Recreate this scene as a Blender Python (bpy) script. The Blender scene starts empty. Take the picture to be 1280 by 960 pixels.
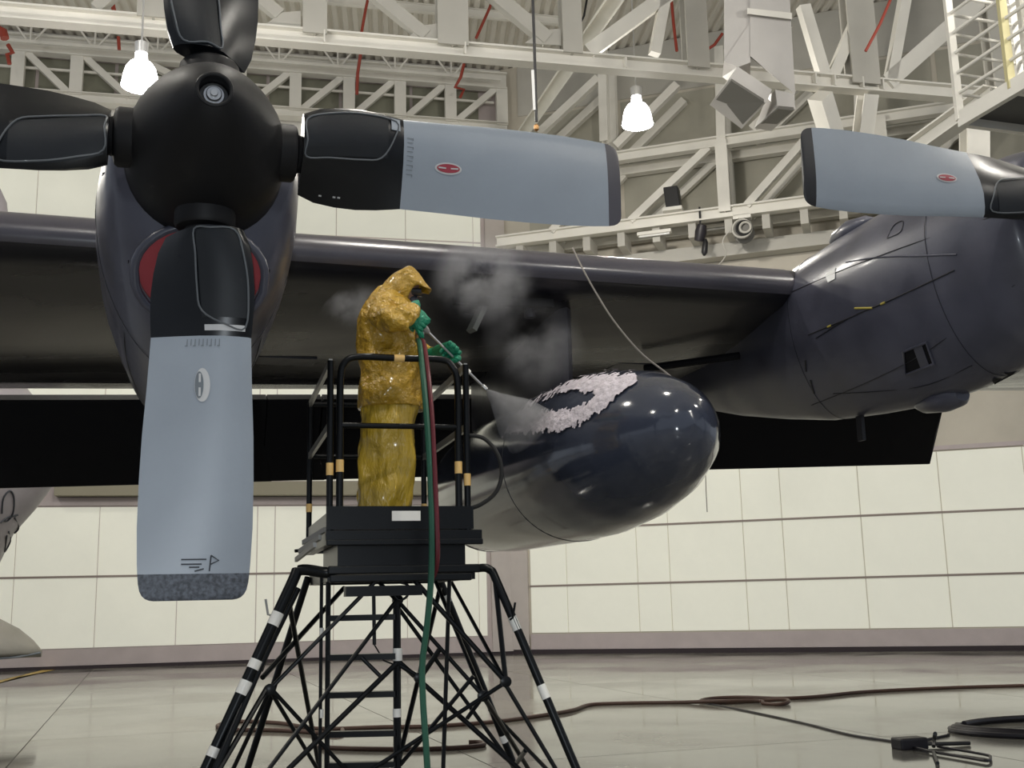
import bpy, math, random
from mathutils import Vector, Matrix, noise
random.seed(7)
PI = math.pi
V = Vector
sc = bpy.context.scene
col = sc.collection

# ------------------------------------------------------------------ camera
FPX, CAMZ, PITCH, ROLL = 1400.0, 1.6, math.radians(10.9), math.radians(-1.33)
cam = bpy.data.cameras.new('camera'); cam.sensor_fit = 'HORIZONTAL'; cam.sensor_width = 36.0
cam.lens = 36.0 * FPX / 1280.0; cam.clip_end = 500
cam_o = bpy.data.objects.new('camera', cam); col.objects.link(cam_o)
CM = Matrix.Rotation(PI / 2 + PITCH, 3, 'X') @ Matrix.Rotation(ROLL, 3, 'Z')
cam_o.matrix_world = Matrix.Translation((0, 0, CAMZ)) @ CM.to_4x4()
sc.camera = cam_o
EYE = V((0, 0, CAMZ))

# ------------------------------------------------------------------ world: daylight through the open front of the hangar
wd = bpy.data.worlds.new('daylight'); sc.world = wd; wd.use_nodes = True
wb = wd.node_tree.nodes['Background']
wb.inputs[0].default_value = (0.80, 0.88, 1.0, 1); wb.inputs[1].default_value = 0.42
sc.view_settings.view_transform = 'Standard'; sc.view_settings.look = 'None'
sc.view_settings.gamma = 1.0; sc.view_settings.use_curve_mapping = False
sc.view_settings.exposure = 0.0
LAMP_POWER = 900.0
LAMP_COL = (1.0, 0.95, 0.86)
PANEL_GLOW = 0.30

fl_l = bpy.data.lights.new('camera_flash', 'POINT'); fl_l.energy = 230.0; fl_l.color = (0.85, 0.93, 1.0); fl_l.shadow_soft_size = 0.03
fl_o = bpy.data.objects.new('camera_flash', fl_l); col.objects.link(fl_o); fl_o.location = (-0.06, -0.02, CAMZ + 0.07)     # the photographer's flash

# ------------------------------------------------------------------ pixel helpers: a pixel gives a ray, the depth comes from the thing touched
def ray(x, y): return CM @ V(((x - 640) / FPX, -(y - 480) / FPX, -1))
def at(x, y, Y):
    d = ray(x, y); return EYE + d * (Y / d.y)
def ground(x, y, z=0.0):
    d = ray(x, y); return EYE + d * ((z - CAMZ) / d.z)
def on_plane(x, y, P, n):
    d = ray(x, y); return EYE + d * ((P - EYE).dot(n) / d.dot(n))

# ------------------------------------------------------------------ materials
MATS = {}
def mat(name, colr, rough=0.5, metal=0.0, var=0.0, vscale=4.0, bump=0.0, bscale=20.0, coat=0.0, emit=0.0, ecol=None, col2=None, rvar=0.0, stretch=None, spec=0.5, bdist=0.02):
    m = bpy.data.materials.new(name); m.use_nodes = True
    nt = m.node_tree; b = nt.nodes['Principled BSDF']
    b.inputs['Base Color'].default_value = (*colr, 1); b.inputs['Roughness'].default_value = rough
    b.inputs['Metallic'].default_value = metal; b.inputs['Coat Weight'].default_value = coat
    b.inputs['Specular IOR Level'].default_value = spec
    if coat: b.inputs['Coat Roughness'].default_value = 0.12
    tc = nt.nodes.new('ShaderNodeTexCoord'); src = tc.outputs['Object']
    if stretch:
        mp = nt.nodes.new('ShaderNodeMapping'); mp.inputs['Scale'].default_value = stretch
        nt.links.new(src, mp.inputs['Vector']); src = mp.outputs['Vector']
    if var or col2:
        n = nt.nodes.new('ShaderNodeTexNoise'); n.inputs['Scale'].default_value = vscale; n.inputs['Detail'].default_value = 5
        nt.links.new(src, n.inputs['Vector'])
        r = nt.nodes.new('ShaderNodeValToRGB')
        c2 = col2 if col2 else tuple(max(0, c * (1 + var)) for c in colr)
        c1 = tuple(max(0, c * (1 - var)) for c in colr)
        r.color_ramp.elements[0].position = 0.35; r.color_ramp.elements[1].position = 0.68
        r.color_ramp.elements[0].color = (*c1, 1); r.color_ramp.elements[1].color = (*c2, 1)
        nt.links.new(n.outputs['Fac'], r.inputs['Fac']); nt.links.new(r.outputs['Color'], b.inputs['Base Color'])
        if rvar:
            mr = nt.nodes.new('ShaderNodeMapRange'); mr.inputs['From Min'].default_value = 0.35; mr.inputs['From Max'].default_value = 0.65
            mr.inputs['To Min'].default_value = max(0.02, rough - rvar); mr.inputs['To Max'].default_value = rough + rvar
            nt.links.new(n.outputs['Fac'], mr.inputs['Value']); nt.links.new(mr.outputs['Result'], b.inputs['Roughness'])
    if bump:
        n2 = nt.nodes.new('ShaderNodeTexNoise'); n2.inputs['Scale'].default_value = bscale; n2.inputs['Detail'].default_value = 4
        nt.links.new(src, n2.inputs['Vector'])
        bp = nt.nodes.new('ShaderNodeBump'); bp.inputs['Strength'].default_value = bump; bp.inputs['Distance'].default_value = bdist
        nt.links.new(n2.outputs['Fac'], bp.inputs['Height']); nt.links.new(bp.outputs['Normal'], b.inputs['Normal'])
    if emit:
        b.inputs['Emission Color'].default_value = (*(ecol or colr), 1); b.inputs['Emission Strength'].default_value = emit
    MATS[name] = m
    return m
mat('floor', (0.23, 0.22, 0.19), 0.12, var=0.22, vscale=0.35, bump=0.05, bscale=3.0, rvar=0.09)
mat('floor_joint', (0.19, 0.18, 0.155), 0.4)
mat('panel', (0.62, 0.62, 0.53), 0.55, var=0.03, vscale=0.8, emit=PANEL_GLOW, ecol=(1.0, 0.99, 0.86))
mat('door_frame', (0.52, 0.455, 0.45), 0.5, var=0.05, vscale=2)
mat('seam', (0.30, 0.25, 0.22), 0.6)
mat('seal', (0.03, 0.02, 0.025), 0.7)
mat('beige_wall', (0.58, 0.54, 0.46), 0.7, var=0.05, vscale=1.0)
mat('olive_wall', (0.42, 0.405, 0.34), 0.8, var=0.1, vscale=0.7)
mat('window_dim', (0.27, 0.27, 0.21), 0.35, var=0.2, vscale=0.6)
mat('steel_white', (0.78, 0.76, 0.70), 0.55, var=0.05, vscale=1.2)
mat('steel_grey', (0.50, 0.485, 0.44), 0.55, var=0.05, vscale=1.2)
mat('deck', (0.72, 0.69, 0.62), 0.6)
mat('duct', (0.55, 0.53, 0.51), 0.45, metal=0.0, var=0.04, vscale=2)
mat('grille', (0.17, 0.165, 0.15), 0.6)
mat('red_pipe', (0.33, 0.05, 0.03), 0.5)
mat('lamp_glow', (0.95, 0.95, 0.95), 0.4, emit=7.0, ecol=(1.0, 0.98, 0.95))
mat('lamp_metal', (0.7, 0.7, 0.7), 0.3, metal=0.6)
mat('black', (0.012, 0.012, 0.014), 0.45)
mat('yellow_rail', (0.60, 0.55, 0.30), 0.5)
mat('blue_panel', (0.05, 0.05, 0.22), 0.5)
mat('dark_grating', (0.09, 0.09, 0.09), 0.7)
mat('paint', (0.040, 0.040, 0.052), 0.34, var=0.18, vscale=1.6, rvar=0.08, coat=0.15)
mat('paint_wing', (0.012, 0.012, 0.016), 0.27, spec=0.35, var=0.22, vscale=0.9, rvar=0.08, coat=0.2, stretch=(0.4, 2.0, 1.0))
mat('paint_tank', (0.040, 0.047, 0.070), 0.13, var=0.12, vscale=1.3, coat=0.5)
mat('nacelle_paint', (0.066, 0.068, 0.094), 0.36, var=0.2, vscale=2.2, rvar=0.08, coat=0.15)
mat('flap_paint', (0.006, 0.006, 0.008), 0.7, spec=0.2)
mat('fuselage_paint', (0.30, 0.28, 0.30), 0.45, var=0.08, vscale=1.5)
mat('pod_paint', (0.24, 0.23, 0.20), 0.5, var=0.1, vscale=1.5)
mat('panel_line', (0.012, 0.012, 0.016), 0.5)
mat('spinner', (0.006, 0.006, 0.007), 0.55, spec=0.25)
mat('cuff', (0.005, 0.006, 0.008), 0.30, spec=0.3)
mat('boot', (0.010, 0.012, 0.015), 0.5, spec=0.3)
mat('boot_edge', (0.10, 0.11, 0.12), 0.5)
mat('blade', (0.27, 0.305, 0.35), 0.38, var=0.06, vscale=2.0)
mat('blade_tip', (0.075, 0.085, 0.105), 0.6, var=0.5, vscale=60)
mat('tip_black', (0.010, 0.010, 0.012), 0.45)
mat('tip_dark', (0.055, 0.052, 0.065), 0.5)
mat('fitting_grey', (0.13, 0.14, 0.13), 0.5)
mat('pilaster', (0.56, 0.51, 0.48), 0.5, var=0.04, vscale=2)
mat('edge_lit_paint', (0.055, 0.052, 0.066), 0.30, var=0.12, vscale=1.5, coat=0.2)  # wing paint made paler: light along the leading edge put into the colour
mat('beam_olive', (0.29, 0.27, 0.20), 0.7)
mat('mark', (0.03, 0.035, 0.045), 0.6)
mat('mark_grey', (0.14, 0.16, 0.18), 0.6)
mat('decal_red', (0.30, 0.03, 0.05), 0.5)
mat('decal_light', (0.50, 0.50, 0.50), 0.5)
mat('white', (0.85, 0.85, 0.83), 0.5)
mat('silver', (0.55, 0.55, 0.55), 0.28, metal=0.9)
mat('red_cover', (0.28, 0.025, 0.035), 0.6)
mat('yellow_mark', (0.40, 0.33, 0.06), 0.6)
mat('stand_black', (0.004, 0.005, 0.006), 0.30, spec=0.25)
mat('tape', (0.92, 0.90, 0.84), 0.35)
mat('tape_amber', (0.85, 0.55, 0.20), 0.35)
mat('stand_silver', (0.36, 0.36, 0.34), 0.35, metal=0.5)
mat('rubber', (0.015, 0.015, 0.015), 0.75)
mat('hose_green', (0.02, 0.10, 0.06), 0.4)
mat('hose_red', (0.12, 0.012, 0.02), 0.4)
mat('hose_brown', (0.075, 0.035, 0.022), 0.5)
mat('hose_black', (0.02, 0.017, 0.022), 0.45)
mat('rope', (0.22, 0.20, 0.18), 0.8)
mat('rainsuit', (0.50, 0.30, 0.030), 0.26, var=0.18, vscale=5.0, bump=1.0, bscale=12.0, bdist=0.07, coat=0.3)
mat('trousers', (0.46, 0.31, 0.030), 0.3, var=0.18, vscale=5.0, bump=0.9, bscale=10.0, bdist=0.05, coat=0.25, stretch=(1.6, 1.6, 0.5))
mat('glove', (0.008, 0.24, 0.13), 0.5, var=0.2, vscale=30, bump=0.6, bscale=60)
mat('skin', (0.30, 0.17, 0.12), 0.55)
mat('hair', (0.02, 0.015, 0.012), 0.6)
mat('visor', (0.05, 0.05, 0.06), 0.15)
mat('gun', (0.30, 0.27, 0.25), 0.35)
mat('brass', (0.45, 0.25, 0.10), 0.35, metal=0.6)
mat('foam', (0.62, 0.57, 0.62), 0.9, var=0.12, vscale=22, bump=0.8, bscale=40)
mat('yellow_line', (0.50, 0.33, 0.06), 0.5)

# ------------------------------------------------------------------ mesh builder
class MB:
    def __init__(s): s.v = []; s.f = []
    def add(s, vs, fs):
        k = len(s.v); s.v += [V(p) for p in vs]; s.f += [tuple(i + k for i in f) for f in fs]; return s
    def hexa(s, p):            # 8 corners: bottom ring 0-3, top ring 4-7
        return s.add(p, [(3, 2, 1, 0), (4, 5, 6, 7), (0, 1, 5, 4), (1, 2, 6, 5), (2, 3, 7, 6), (3, 0, 4, 7)])
    def box(s, c, sz, ax=None):
        c = V(c); X, Y, Z = ax if ax else (V((1, 0, 0)), V((0, 1, 0)), V((0, 0, 1)))
        a, b, d = sz[0] / 2, sz[1] / 2, sz[2] / 2
        return s.hexa([c + X * x + Y * y + Z * z for z in (-d, d) for x, y in ((-a, -b), (a, -b), (a, b), (-a, b))])
    def bar(s, p, q, w, h, up=(0, 0, 1)):
        p, q = V(p), V(q); d = (q - p).normalized(); up = V(up)
        sx = d.cross(up)
        if sx.length < 1e-4: sx = d.cross(V((0, 1, 0)))
        sx.normalize(); uz = sx.cross(d).normalized()
        pr = [(-w / 2, -h / 2), (w / 2, -h / 2), (w / 2, h / 2), (-w / 2, h / 2)]
        return s.hexa([p + sx * a + uz * b for a, b in pr] + [q + sx * a + uz * b for a, b in pr])
    def ibeam(s, p, q, w, h, up=(0, 0, 1), t=None):
        p, q = V(p), V(q); d = (q - p).normalized(); up = V(up)
        sx = d.cross(up)
        if sx.length < 1e-4: sx = d.cross(V((0, 1, 0)))
        sx.normalize(); uz = sx.cross(d).normalized(); t = t or 0.1 * h
        a, b, c = w / 2, h / 2, t / 2
        pr = [(-a, -b), (a, -b), (a, -b + t), (c, -b + t), (c, b - t), (a, b - t), (a, b), (-a, b), (-a, b - t), (-c, b - t), (-c, -b + t), (-a, -b + t)]
        n = 12; vs = [p + sx * x + uz * y for x, y in pr] + [q + sx * x + uz * y for x, y in pr]
        return s.add(vs, [(i, (i + 1) % n, n + (i + 1) % n, n + i) for i in range(n)] + [tuple(range(n - 1, -1, -1)), tuple(range(n, 2 * n))])
    def loft(s, rings, closed=False, cap=True):
        n = len(rings[0]); m = len(rings); vs = [p for r in rings for p in r]; fs = []
        for j in range(m if closed else m - 1):
            k = (j + 1) % m
            for i in range(n): fs.append((j * n + i, j * n + (i + 1) % n, k * n + (i + 1) % n, k * n + i))
        if cap and not closed: fs += [tuple(range(n - 1, -1, -1)), tuple((m - 1) * n + i for i in range(n))]
        return s.add(vs, fs)
    def sheet(s, rows):        # open grid
        n = len(rows[0]); vs = [p for r in rows for p in r]
        return s.add(vs, [(j * n + i, j * n + i + 1, (j + 1) * n + i + 1, (j + 1) * n + i) for j in range(len(rows) - 1) for i in range(n - 1)])
    def tube(s, pts, r, n=8, closed=False):
        pts = [V(p) for p in pts]; m = len(pts); rs = r if isinstance(r, (list, tuple)) else [r] * m
        rings = []; ref = None
        for i, p in enumerate(pts):
            a = pts[i - 1] if (i > 0 or closed) else p; b = pts[(i + 1) % m] if (i < m - 1 or closed) else p
            d = (b - a)
            d = d.normalized() if d.length > 1e-9 else V((0, 0, 1))
            if ref is None: ref = d.orthogonal().normalized()
            ref = (ref - d * ref.dot(d))
            ref = ref.normalized() if ref.length > 1e-6 else d.orthogonal().normalized()
            bn = d.cross(ref)
            rings.append([p + (ref * math.cos(2 * PI * k / n) + bn * math.sin(2 * PI * k / n)) * rs[i] for k in range(n)])
        return s.loft(rings, closed=closed)
    def lathe(s, prof, c, ax, n=32, cap=True):   # prof: (distance along ax, radius)
        c = V(c); ax = V(ax).normalized(); e = ax.orthogonal().normalized(); g = ax.cross(e)
        return s.loft([[c + ax * t + (e * math.cos(2 * PI * k / n) + g * math.sin(2 * PI * k / n)) * r for k in range(n)] for t, r in prof], cap=cap)
    def prism(s, poly, off):
        n = len(poly); off = V(off); vs = [V(p) for p in poly] + [V(p) + off for p in poly]
        return s.add(vs, [tuple(range(n - 1, -1, -1)), tuple(range(n, 2 * n))] + [(i, (i + 1) % n, n + (i + 1) % n, n + i) for i in range(n)])

ORG = {}
def base_of(vs):
    lo = V((min(p.x for p in vs), min(p.y for p in vs), min(p.z for p in vs))); hi = V((max(p.x for p in vs), max(p.y for p in vs), max(p.z for p in vs)))
    return V(((lo.x + hi.x) / 2, (lo.y + hi.y) / 2, lo.z))
def obj(name, mb, m, parent=None, smooth=False, bevel=0.0, sub=0):
    o0 = base_of(mb.v)
    me = bpy.data.meshes.new(name); me.from_pydata([tuple(p - o0) for p in mb.v], [], mb.f)
    me.materials.append(MATS[m]); me.validate()
    import bmesh
    bm = bmesh.new(); bm.from_mesh(me); bmesh.ops.recalc_face_normals(bm, faces=bm.faces); bm.to_mesh(me); bm.free()
    o = bpy.data.objects.new(name, me); col.objects.link(o)
    o.location = o0 - (ORG[parent.name] if parent else V((0, 0, 0)))
    if parent: o.parent = parent
    ORG[o.name] = o0
    if smooth:
        for p in me.polygons: p.use_smooth = True
        if smooth != 'full':
            try: me.set_sharp_from_angle(angle=math.radians(40))
            except Exception: pass
    if bevel:
        md = o.modifiers.new('bevel', 'BEVEL'); md.width = bevel; md.segments = 2; md.limit_method = 'ANGLE'
    if sub:
        md = o.modifiers.new('sub', 'SUBSURF'); md.levels = sub; md.render_levels = sub
    return o
def empty(name, loc, label=None, cat=None, group=None, kind=None):
    o = bpy.data.objects.new(name, None); col.objects.link(o); o.location = loc; o.empty_display_size = 0.1
    ORG[o.name] = V(loc); tag(o, label, cat, group, kind); return o
def tag(o, label=None, cat=None, group=None, kind=None):
    if label: o['label'] = label
    if cat: o['category'] = cat
    if group: o['group'] = group
    if kind: o['kind'] = kind
    return o
def inst(src, loc, parent=None):
    o = src.copy(); col.objects.link(o)
    ORG[o.name] = V(loc); o.location = V(loc) - (ORG[parent.name] if parent else V((0, 0, 0))); o.parent = parent
    return o
def smoothpts(pts, k=6, closed=False):
    pts = [V(p) for p in pts]; out = []; n = len(pts)
    for i in range(n if closed else n - 1):
        if closed: p0, p1, p2, p3 = pts[i - 1], pts[i], pts[(i + 1) % n], pts[(i + 2) % n]
        else: p0, p1, p2, p3 = pts[max(0, i - 1)], pts[i], pts[i + 1], pts[min(n - 1, i + 2)]
        for j in range(k):
            t = j / k
            out.append(0.5 * ((2 * p1) + (p2 - p0) * t + (2 * p0 - 5 * p1 + 4 * p2 - p3) * t * t + (3 * p1 - p0 - 3 * p2 + p3) * t ** 3))
    if not closed: out.append(pts[-1])
    return out
def lerp(a, b, t): return a + (b - a) * t
def interp(tab, x):
    if x <= tab[0][0]: return tab[0][1:]
    for p, q in zip(tab, tab[1:]):
        if x <= q[0]:
            t = (x - p[0]) / (q[0] - p[0]); t = t * t * (3 - 2 * t) if False else t
            return tuple(lerp(a, b, t) for a, b in zip(p[1:], q[1:]))
    return tab[-1][1:]

# ================================================================== SETTING
UPZ = V((0, 0, 1))
# ------------------------------------------------------------------ aircraft frame: u outboard, a aft, z above the propeller hub
PSI = math.radians(18.0); CU, SU = math.cos(PSI), math.sin(PSI)
HUB = at(259, 182, 4.85)
UD, AD = V((CU, SU, 0)), V((-SU, CU, 0))
def A(u, a, z): return HUB + UD * u + AD * a + UPZ * z

# floor of concrete slabs laid along the aircraft's axes
fl = obj('floor', MB().box((2, 12, -0.16), (64, 66, 0.28)), 'floor_joint'); tag(fl, kind='structure')
S0 = 4.6
slab = None
for i in range(-6, 8):
    for j in range(-3, 9):
        c = V((0.316, 11.84, 0)) + UD * (i + 0.35) * S0 + AD * (j + 0.5) * S0
        if c.y > 38.5 or c.y < -9 or abs(c.x - 2) > 26: continue
        if slab is None:
            slab = obj('slab', MB().box(c + V((0, 0, -0.008)), (S0 - 0.014, S0 - 0.014, 0.03), (UD, AD, UPZ)), 'floor', fl)
        else:
            inst(slab, V((c.x, c.y, ORG['slab'].z)), fl)
# walls: two runs of translucent panel doors that meet at an obtuse corner
CORNER = ground(641, 818)
LA, RA = math.radians(12.8), math.radians(18.6)
LD, RD = V((-math.cos(LA), -math.sin(LA), 0)), V((math.cos(RA), -math.sin(RA), 0))
LN, RN = V((-math.sin(LA), math.cos(LA), 0)) * -1, V((math.sin(RA), math.cos(RA), 0)) * -1
LN = V((math.sin(LA), -math.cos(LA), 0)); RN = V((-math.sin(RA), -math.cos(RA), 0))      # towards the room
ROOF = 18.75
def Lw(s, z, o=0.0): return CORNER + LD * s + UPZ * z + LN * o
def Rw(s, z, o=0.0): return CORNER + RD * s + UPZ * z + RN * o
def wbox(P, D, N, s0, s1, z0, z1, o0, o1):
    return MB().hexa([P(s, z, o) for z in (z0, z1) for s, o in ((s0, o0), (s1, o0), (s1, o1), (s0, o1))])
wl = obj('wall_left', wbox(Lw, LD, LN, -0.1, 24, 0, ROOF, -0.5, 0.0), 'door_frame'); tag(wl, kind='structure')
wr = obj('wall_right', wbox(Rw, RD, RN, -0.1, 24, 0, ROOF, -0.5, 0.0), 'beige_wall'); tag(wr, kind='structure')
def panel_run(P, D, N, wall, zs, ss, mname='panel'):
    made = {}
    for z0, z1 in zs:
        for s0, s1 in zip(ss, ss[1:]):
            key = (round(z1 - z0, 3), round(s1 - s0, 3))
            mb = wbox(P, D, N, s0 + 0.014, s1 - 0.014, z0 + 0.03, z1 - 0.03, 0.0, 0.05)
            if key in made: inst(made[key], base_of(mb.v), wall)
            else: made[key] = obj('panel', mb, mname, wall)
Lz = [(0.54, 2.50), (2.50, 4.46)] + [(5.15 + k * 1.9, 5.15 + (k + 1) * 1.9) for k in range(5)]
Ls = [0.75, 1.0, 3.15, 5.3, 7.0, 7.5, 9.68, 11.84, 14.0, 16.15, 18.3, 20.45, 22.6]
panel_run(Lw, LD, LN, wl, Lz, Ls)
Rz = [(0.59, 1.98), (1.98, 3.65), (3.65, 5.32)]
Rs = [0.62, 1.76, 3.9, 4.85, 7.0, 8.1, 10.22, 12.32, 14.45, 16.6, 18.7, 20.8, 22.9]
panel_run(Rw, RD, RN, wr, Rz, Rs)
def strip(name, P, D, N, wall, s0, s1, z0, z1, o1, m, o0=0.0): return obj(name, wbox(P, D, N, s0, s1, z0, z1, o0, o1), m, wall)
strip('kick_plate', Lw, LD, LN, wl, 0.6, 23, 0.10, 0.53, 0.06, 'door_frame')
strip('kick_plate', Rw, RD, RN, wr, 0.6, 23, 0.14, 0.58, 0.06, 'door_frame')
strip('floor_seal', Lw, LD, LN, wl, 0.0, 23, 0.0, 0.09, 0.09, 'seal')
strip('floor_seal', Rw, RD, RN, wr, 0.0, 23, 0.0, 0.13, 0.09, 'seal')
strip('header_rail', Lw, LD, LN, wl, 0.4, 23, 4.47, 4.70, 0.10, 'door_frame')
strip('header_rail', Rw, RD, RN, wr, 0.6, 23, 5.33, 5.45, 0.08, 'door_frame')
for z in (1.98, 3.65): strip('panel_rail', Rw, RD, RN, wr, 0.6, 23, z - 0.028, z + 0.028, 0.075, 'seam')
strip('panel_rail', Lw, LD, LN, wl, 0.6, 23, 2.47, 2.53, 0.075, 'seam')
strip('pilaster', Lw, LD, LN, wl, 0.0, 0.62, 0.1, 14.6, 0.12, 'pilaster')
strip('pilaster', Rw, RD, RN, wr, 0.0, 0.56, 0.14, 12.0, 0.12, 'pilaster')
strip('wall_beam', Lw, LD, LN, wl, 0.4, 13.0, 4.72, 5.10, 0.55, 'beam_olive', 0.02)
strip('upper_wall', Lw, LD, LN, wl, 0.0, 23, 14.7, 16.6, 0.06, 'steel_white')
for s0 in (0.75, 3.0, 5.25, 7.5, 9.75, 12.0, 14.25, 16.5):      # dim glazing behind the left wall truss
    strip('clerestory_pane', Lw, LD, LN, wl, s0, s0 + 2.15, 16.5, 17.9, 0.03, 'window_dim')
strip('upper_wall', Lw, LD, LN, wl, 0.0, 23, 18.05, 18.72, 0.04, 'steel_white')
for k, s0 in enumerate((0.9, 4.0, 7.1, 10.2, 13.3, 16.4)):
    strip('clerestory_pane', Rw, RD, RN, wr, s0, s0 + 2.95, 13.0, 16.9, 0.03, 'olive_wall')
strip('upper_wall', Rw, RD, RN, wr, 0.6, 23, 17.0, 18.72, 0.04, 'steel_grey')

# roof: corrugated deck
ce = empty('ceiling', (2, 15, ROOF), kind='structure')
def deck_mesh():
    mb = MB(); x0, x1, pitch = -26.0, 30.0, 0.30
    prof = []; x = x0
    while x < x1:
        prof += [(x, 0.0), (x + 0.11, 0.0), (x + 0.15, 0.09), (x + 0.26, 0.09)]; x += pitch
    dr = RN * -1
    rows = []
    for yy in (-8, 45):
        rows.append([V((px + (yy - 15) * -0.1, yy, ROOF + h)) for px, h in prof])
    return mb.sheet(rows)
dk = obj('roof_deck', deck_mesh(), 'deck', ce); tag(dk, label='off-white corrugated steel roof deck')
dk.modifiers.new('solid', 'SOLIDIFY').thickness = 0.02
for yy in (8, 13, 18, 23, 27.5, 30.5):                 # purlins under the deck
    obj('purlin', MB().ibeam((-24, yy - 5.4, ROOF - 0.15), (2, yy + 0.5, ROOF - 0.15), 0.14, 0.26), 'steel_white', ce)

# ------------------------------------------------------------------ trusses
def lp(x, y, off): return on_plane(x, y, CORNER + LN * off, LN)
def rp(x, y, off): return on_plane(x, y, CORNER + RN * off, RN)
# truss along the left wall
t1 = empty('wall_truss', Lw(10, 16.6, 0.4), 'off-white steel lattice truss above the tall cream panel wall', 'truss')
obj('top_chord', MB().ibeam(Lw(-0.1, 18.10, 0.45), Lw(20, 18.10, 0.45), 0.34, 0.56, t=0.05), 'steel_white', t1)
obj('bottom_chord', MB().ibeam(Lw(-0.1, 16.50, 0.45), Lw(20, 16.50, 0.45), 0.4, 0.30), 'steel_white', t1)
obj('tie_rail', MB().bar(Lw(0.3, 17.42, 0.33), Lw(20, 17.42, 0.33), 0.06, 0.07), 'steel_white', t1)
ps = [lp(x, 128, 0.45) for x in (20, 94, 170, 300, 369, 436, 500, 563, 627)]
ps = sorted([(p - CORNER).dot(LD) for p in ps])
for s in ps:
    obj('post', MB().bar(Lw(s, 16.6, 0.45), Lw(s, 17.85, 0.45), 0.36, 0.2, LN), 'steel_white', t1)
for k, (s0, s1) in enumerate(zip(ps, ps[1:])):
    if s1 > 9.0: obj('diagonal', MB().bar(Lw(s0 + 0.2, 16.65, 0.40), Lw(s1 - 0.2, 17.85, 0.40), 0.2, 0.2, LN), 'steel_white', t1)
    else: obj('diagonal', MB().bar(Lw(s1 - 0.2, 16.65, 0.40), Lw(s0 + 0.2, 17.85, 0.40), 0.2, 0.2, LN), 'steel_white', t1)
# thin bar joist just below the deck
t2 = empty('bar_joist', Lw(10, 18.3, 0.95), 'slender off-white bar joist of thin zigzag rods under the roof deck', 'joist')
JO = 0.95; jz = lp(470, 87, JO).z; js = (lp(564, 95, JO) - CORNER).dot(LD)
obj('bottom_chord', MB().bar(Lw(0.2, jz, JO), Lw(20, jz, JO), 0.10, 0.10), 'steel_white', t2)
obj('top_chord', MB().bar(Lw(0.2, ROOF - .06, JO), Lw(20, ROOF - .06, JO), 0.10, 0.10), 'steel_white', t2)
for k in range(11):
    s = js + k * 1.78
    for ds in (-0.6, 0.0, 0.6):
        obj('web_rod', MB().bar(Lw(s + ds * 0.12, jz, JO), Lw(s + ds, ROOF - .06, JO), 0.05, 0.05), 'steel_white', t2)
# box truss along the right wall (two faces)
t3 = empty('box_truss', Rw(8, 12.6, 0.8), 'off-white double-faced box truss over the panel doors with speaker on its ledge', 'truss')
def rs_(x, y, off): 
    p = rp(x, y, off); return (p - CORNER).dot(RD), p.z
FO, BO = 1.5, 0.35
zt, zbm = rs_(900, 178, FO)[1], rs_(900, 267, FO)[1]
for off, ms in ((FO, 'steel_white'), (BO, 'steel_white')):
    obj('bottom_chord', MB().ibeam(Rw(0.3, zbm, off), Rw(20, zbm, off), 0.3, 0.34, t=0.05), ms, t3)
    obj('top_chord', MB().ibeam(Rw(0.3, zt, off), Rw(20, zt, off), 0.3, 0.32, t=0.05), ms, t3)
    for x in (904, 1105, 1218):
        s = rs_(x, 220, FO)[0]
        obj('post', MB().ibeam(Rw(s, zbm, off), Rw(s, zt, off), 0.34, 0.34, RN), ms, t3)
    for xa, ya, xb, yb in ((788, 267, 886, 193), (933, 249, 1016, 184), (1125, 240, 1210, 165), (690, 288, 770, 215)):
        sa, sb = rs_(xa, ya, FO)[0], rs_(xb, yb, FO)[0]
        obj('diagonal', MB().bar(Rw(sa, zbm + 0.12, off), Rw(sb, zt - 0.12, off), 0.22, 0.2, RN), ms, t3)
for k in range(14):
    s = 1.0 + k * 1.05
    obj('bracket', MB().box(Rw(s, zbm - 0.38, 1.0), (0.22, 0.9, 0.42), (RD, RN, UPZ)), 'steel_grey', t3)
obj('service_ledge', wbox(Rw, RD, RN, 0.4, 20, zbm - 0.98, zbm - 0.58, 0.05, 0.55), 'steel_grey', t3)
# upper bracing over the box truss
for off in (FO, BO):
    for xa, ya, xb, yb in ((770, 183, 847, 106), (674, 167, 748, 98), (940, 162, 1010, 95), (1135, 200, 1225, 128)):
        a, b = rp(xa, ya, FO), rp(xb, yb, FO); d = RN * (off - FO)
        obj('brace', MB().bar(a + d, b + d, 0.24, 0.22, RN), 'steel_white', t3)
    for x in (756, 902, 1075):
        a, b = rp(x, 178, FO), rp(x - 3, 60, FO); d = RN * (off - FO)
        obj('upper_post', MB().ibeam(a + d, b + d, 0.26, 0.28, RN), 'steel_white', t3)

# main roof truss crossing the bay nearer the camera
t4 = empty('roof_truss', at(640, 84, 21), 'large grey-white roof truss whose deep chord spans the bay above the propellers', 'truss')
TP = at(640, 70, 21)
TD = LD * -1; TNm = LN
def tp(x, y, o=0.0): 
    p = on_plane(x, y, TP, TNm); return p + TNm * o
zc = TP.z
obj('bottom_chord', MB().ibeam(TP + LD * 14, TP + TD * 17, 0.30, 0.32, t=0.04), 'steel_white', t4)
obj('top_chord', MB().ibeam(TP + LD * 14 + UPZ * 5.9, TP + TD * 17 + UPZ * 5.9, 0.4, 0.40), 'steel_white', t4)
def webpost(x0, x1, yb, yt=-420, dx=0, m='steel_grey', nm='post'):
    w = (tp(x1, yb) - tp(x0, yb)).length; xm = (x0 + x1) / 2
    a = tp(xm, yb); b = V(a) + UPZ * 5.8
    if dx: b = tp(xm + dx, yt)
    obj(nm, MB().ibeam(a, b, w, 0.34, TNm, t=0.05), m, t4)
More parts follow.
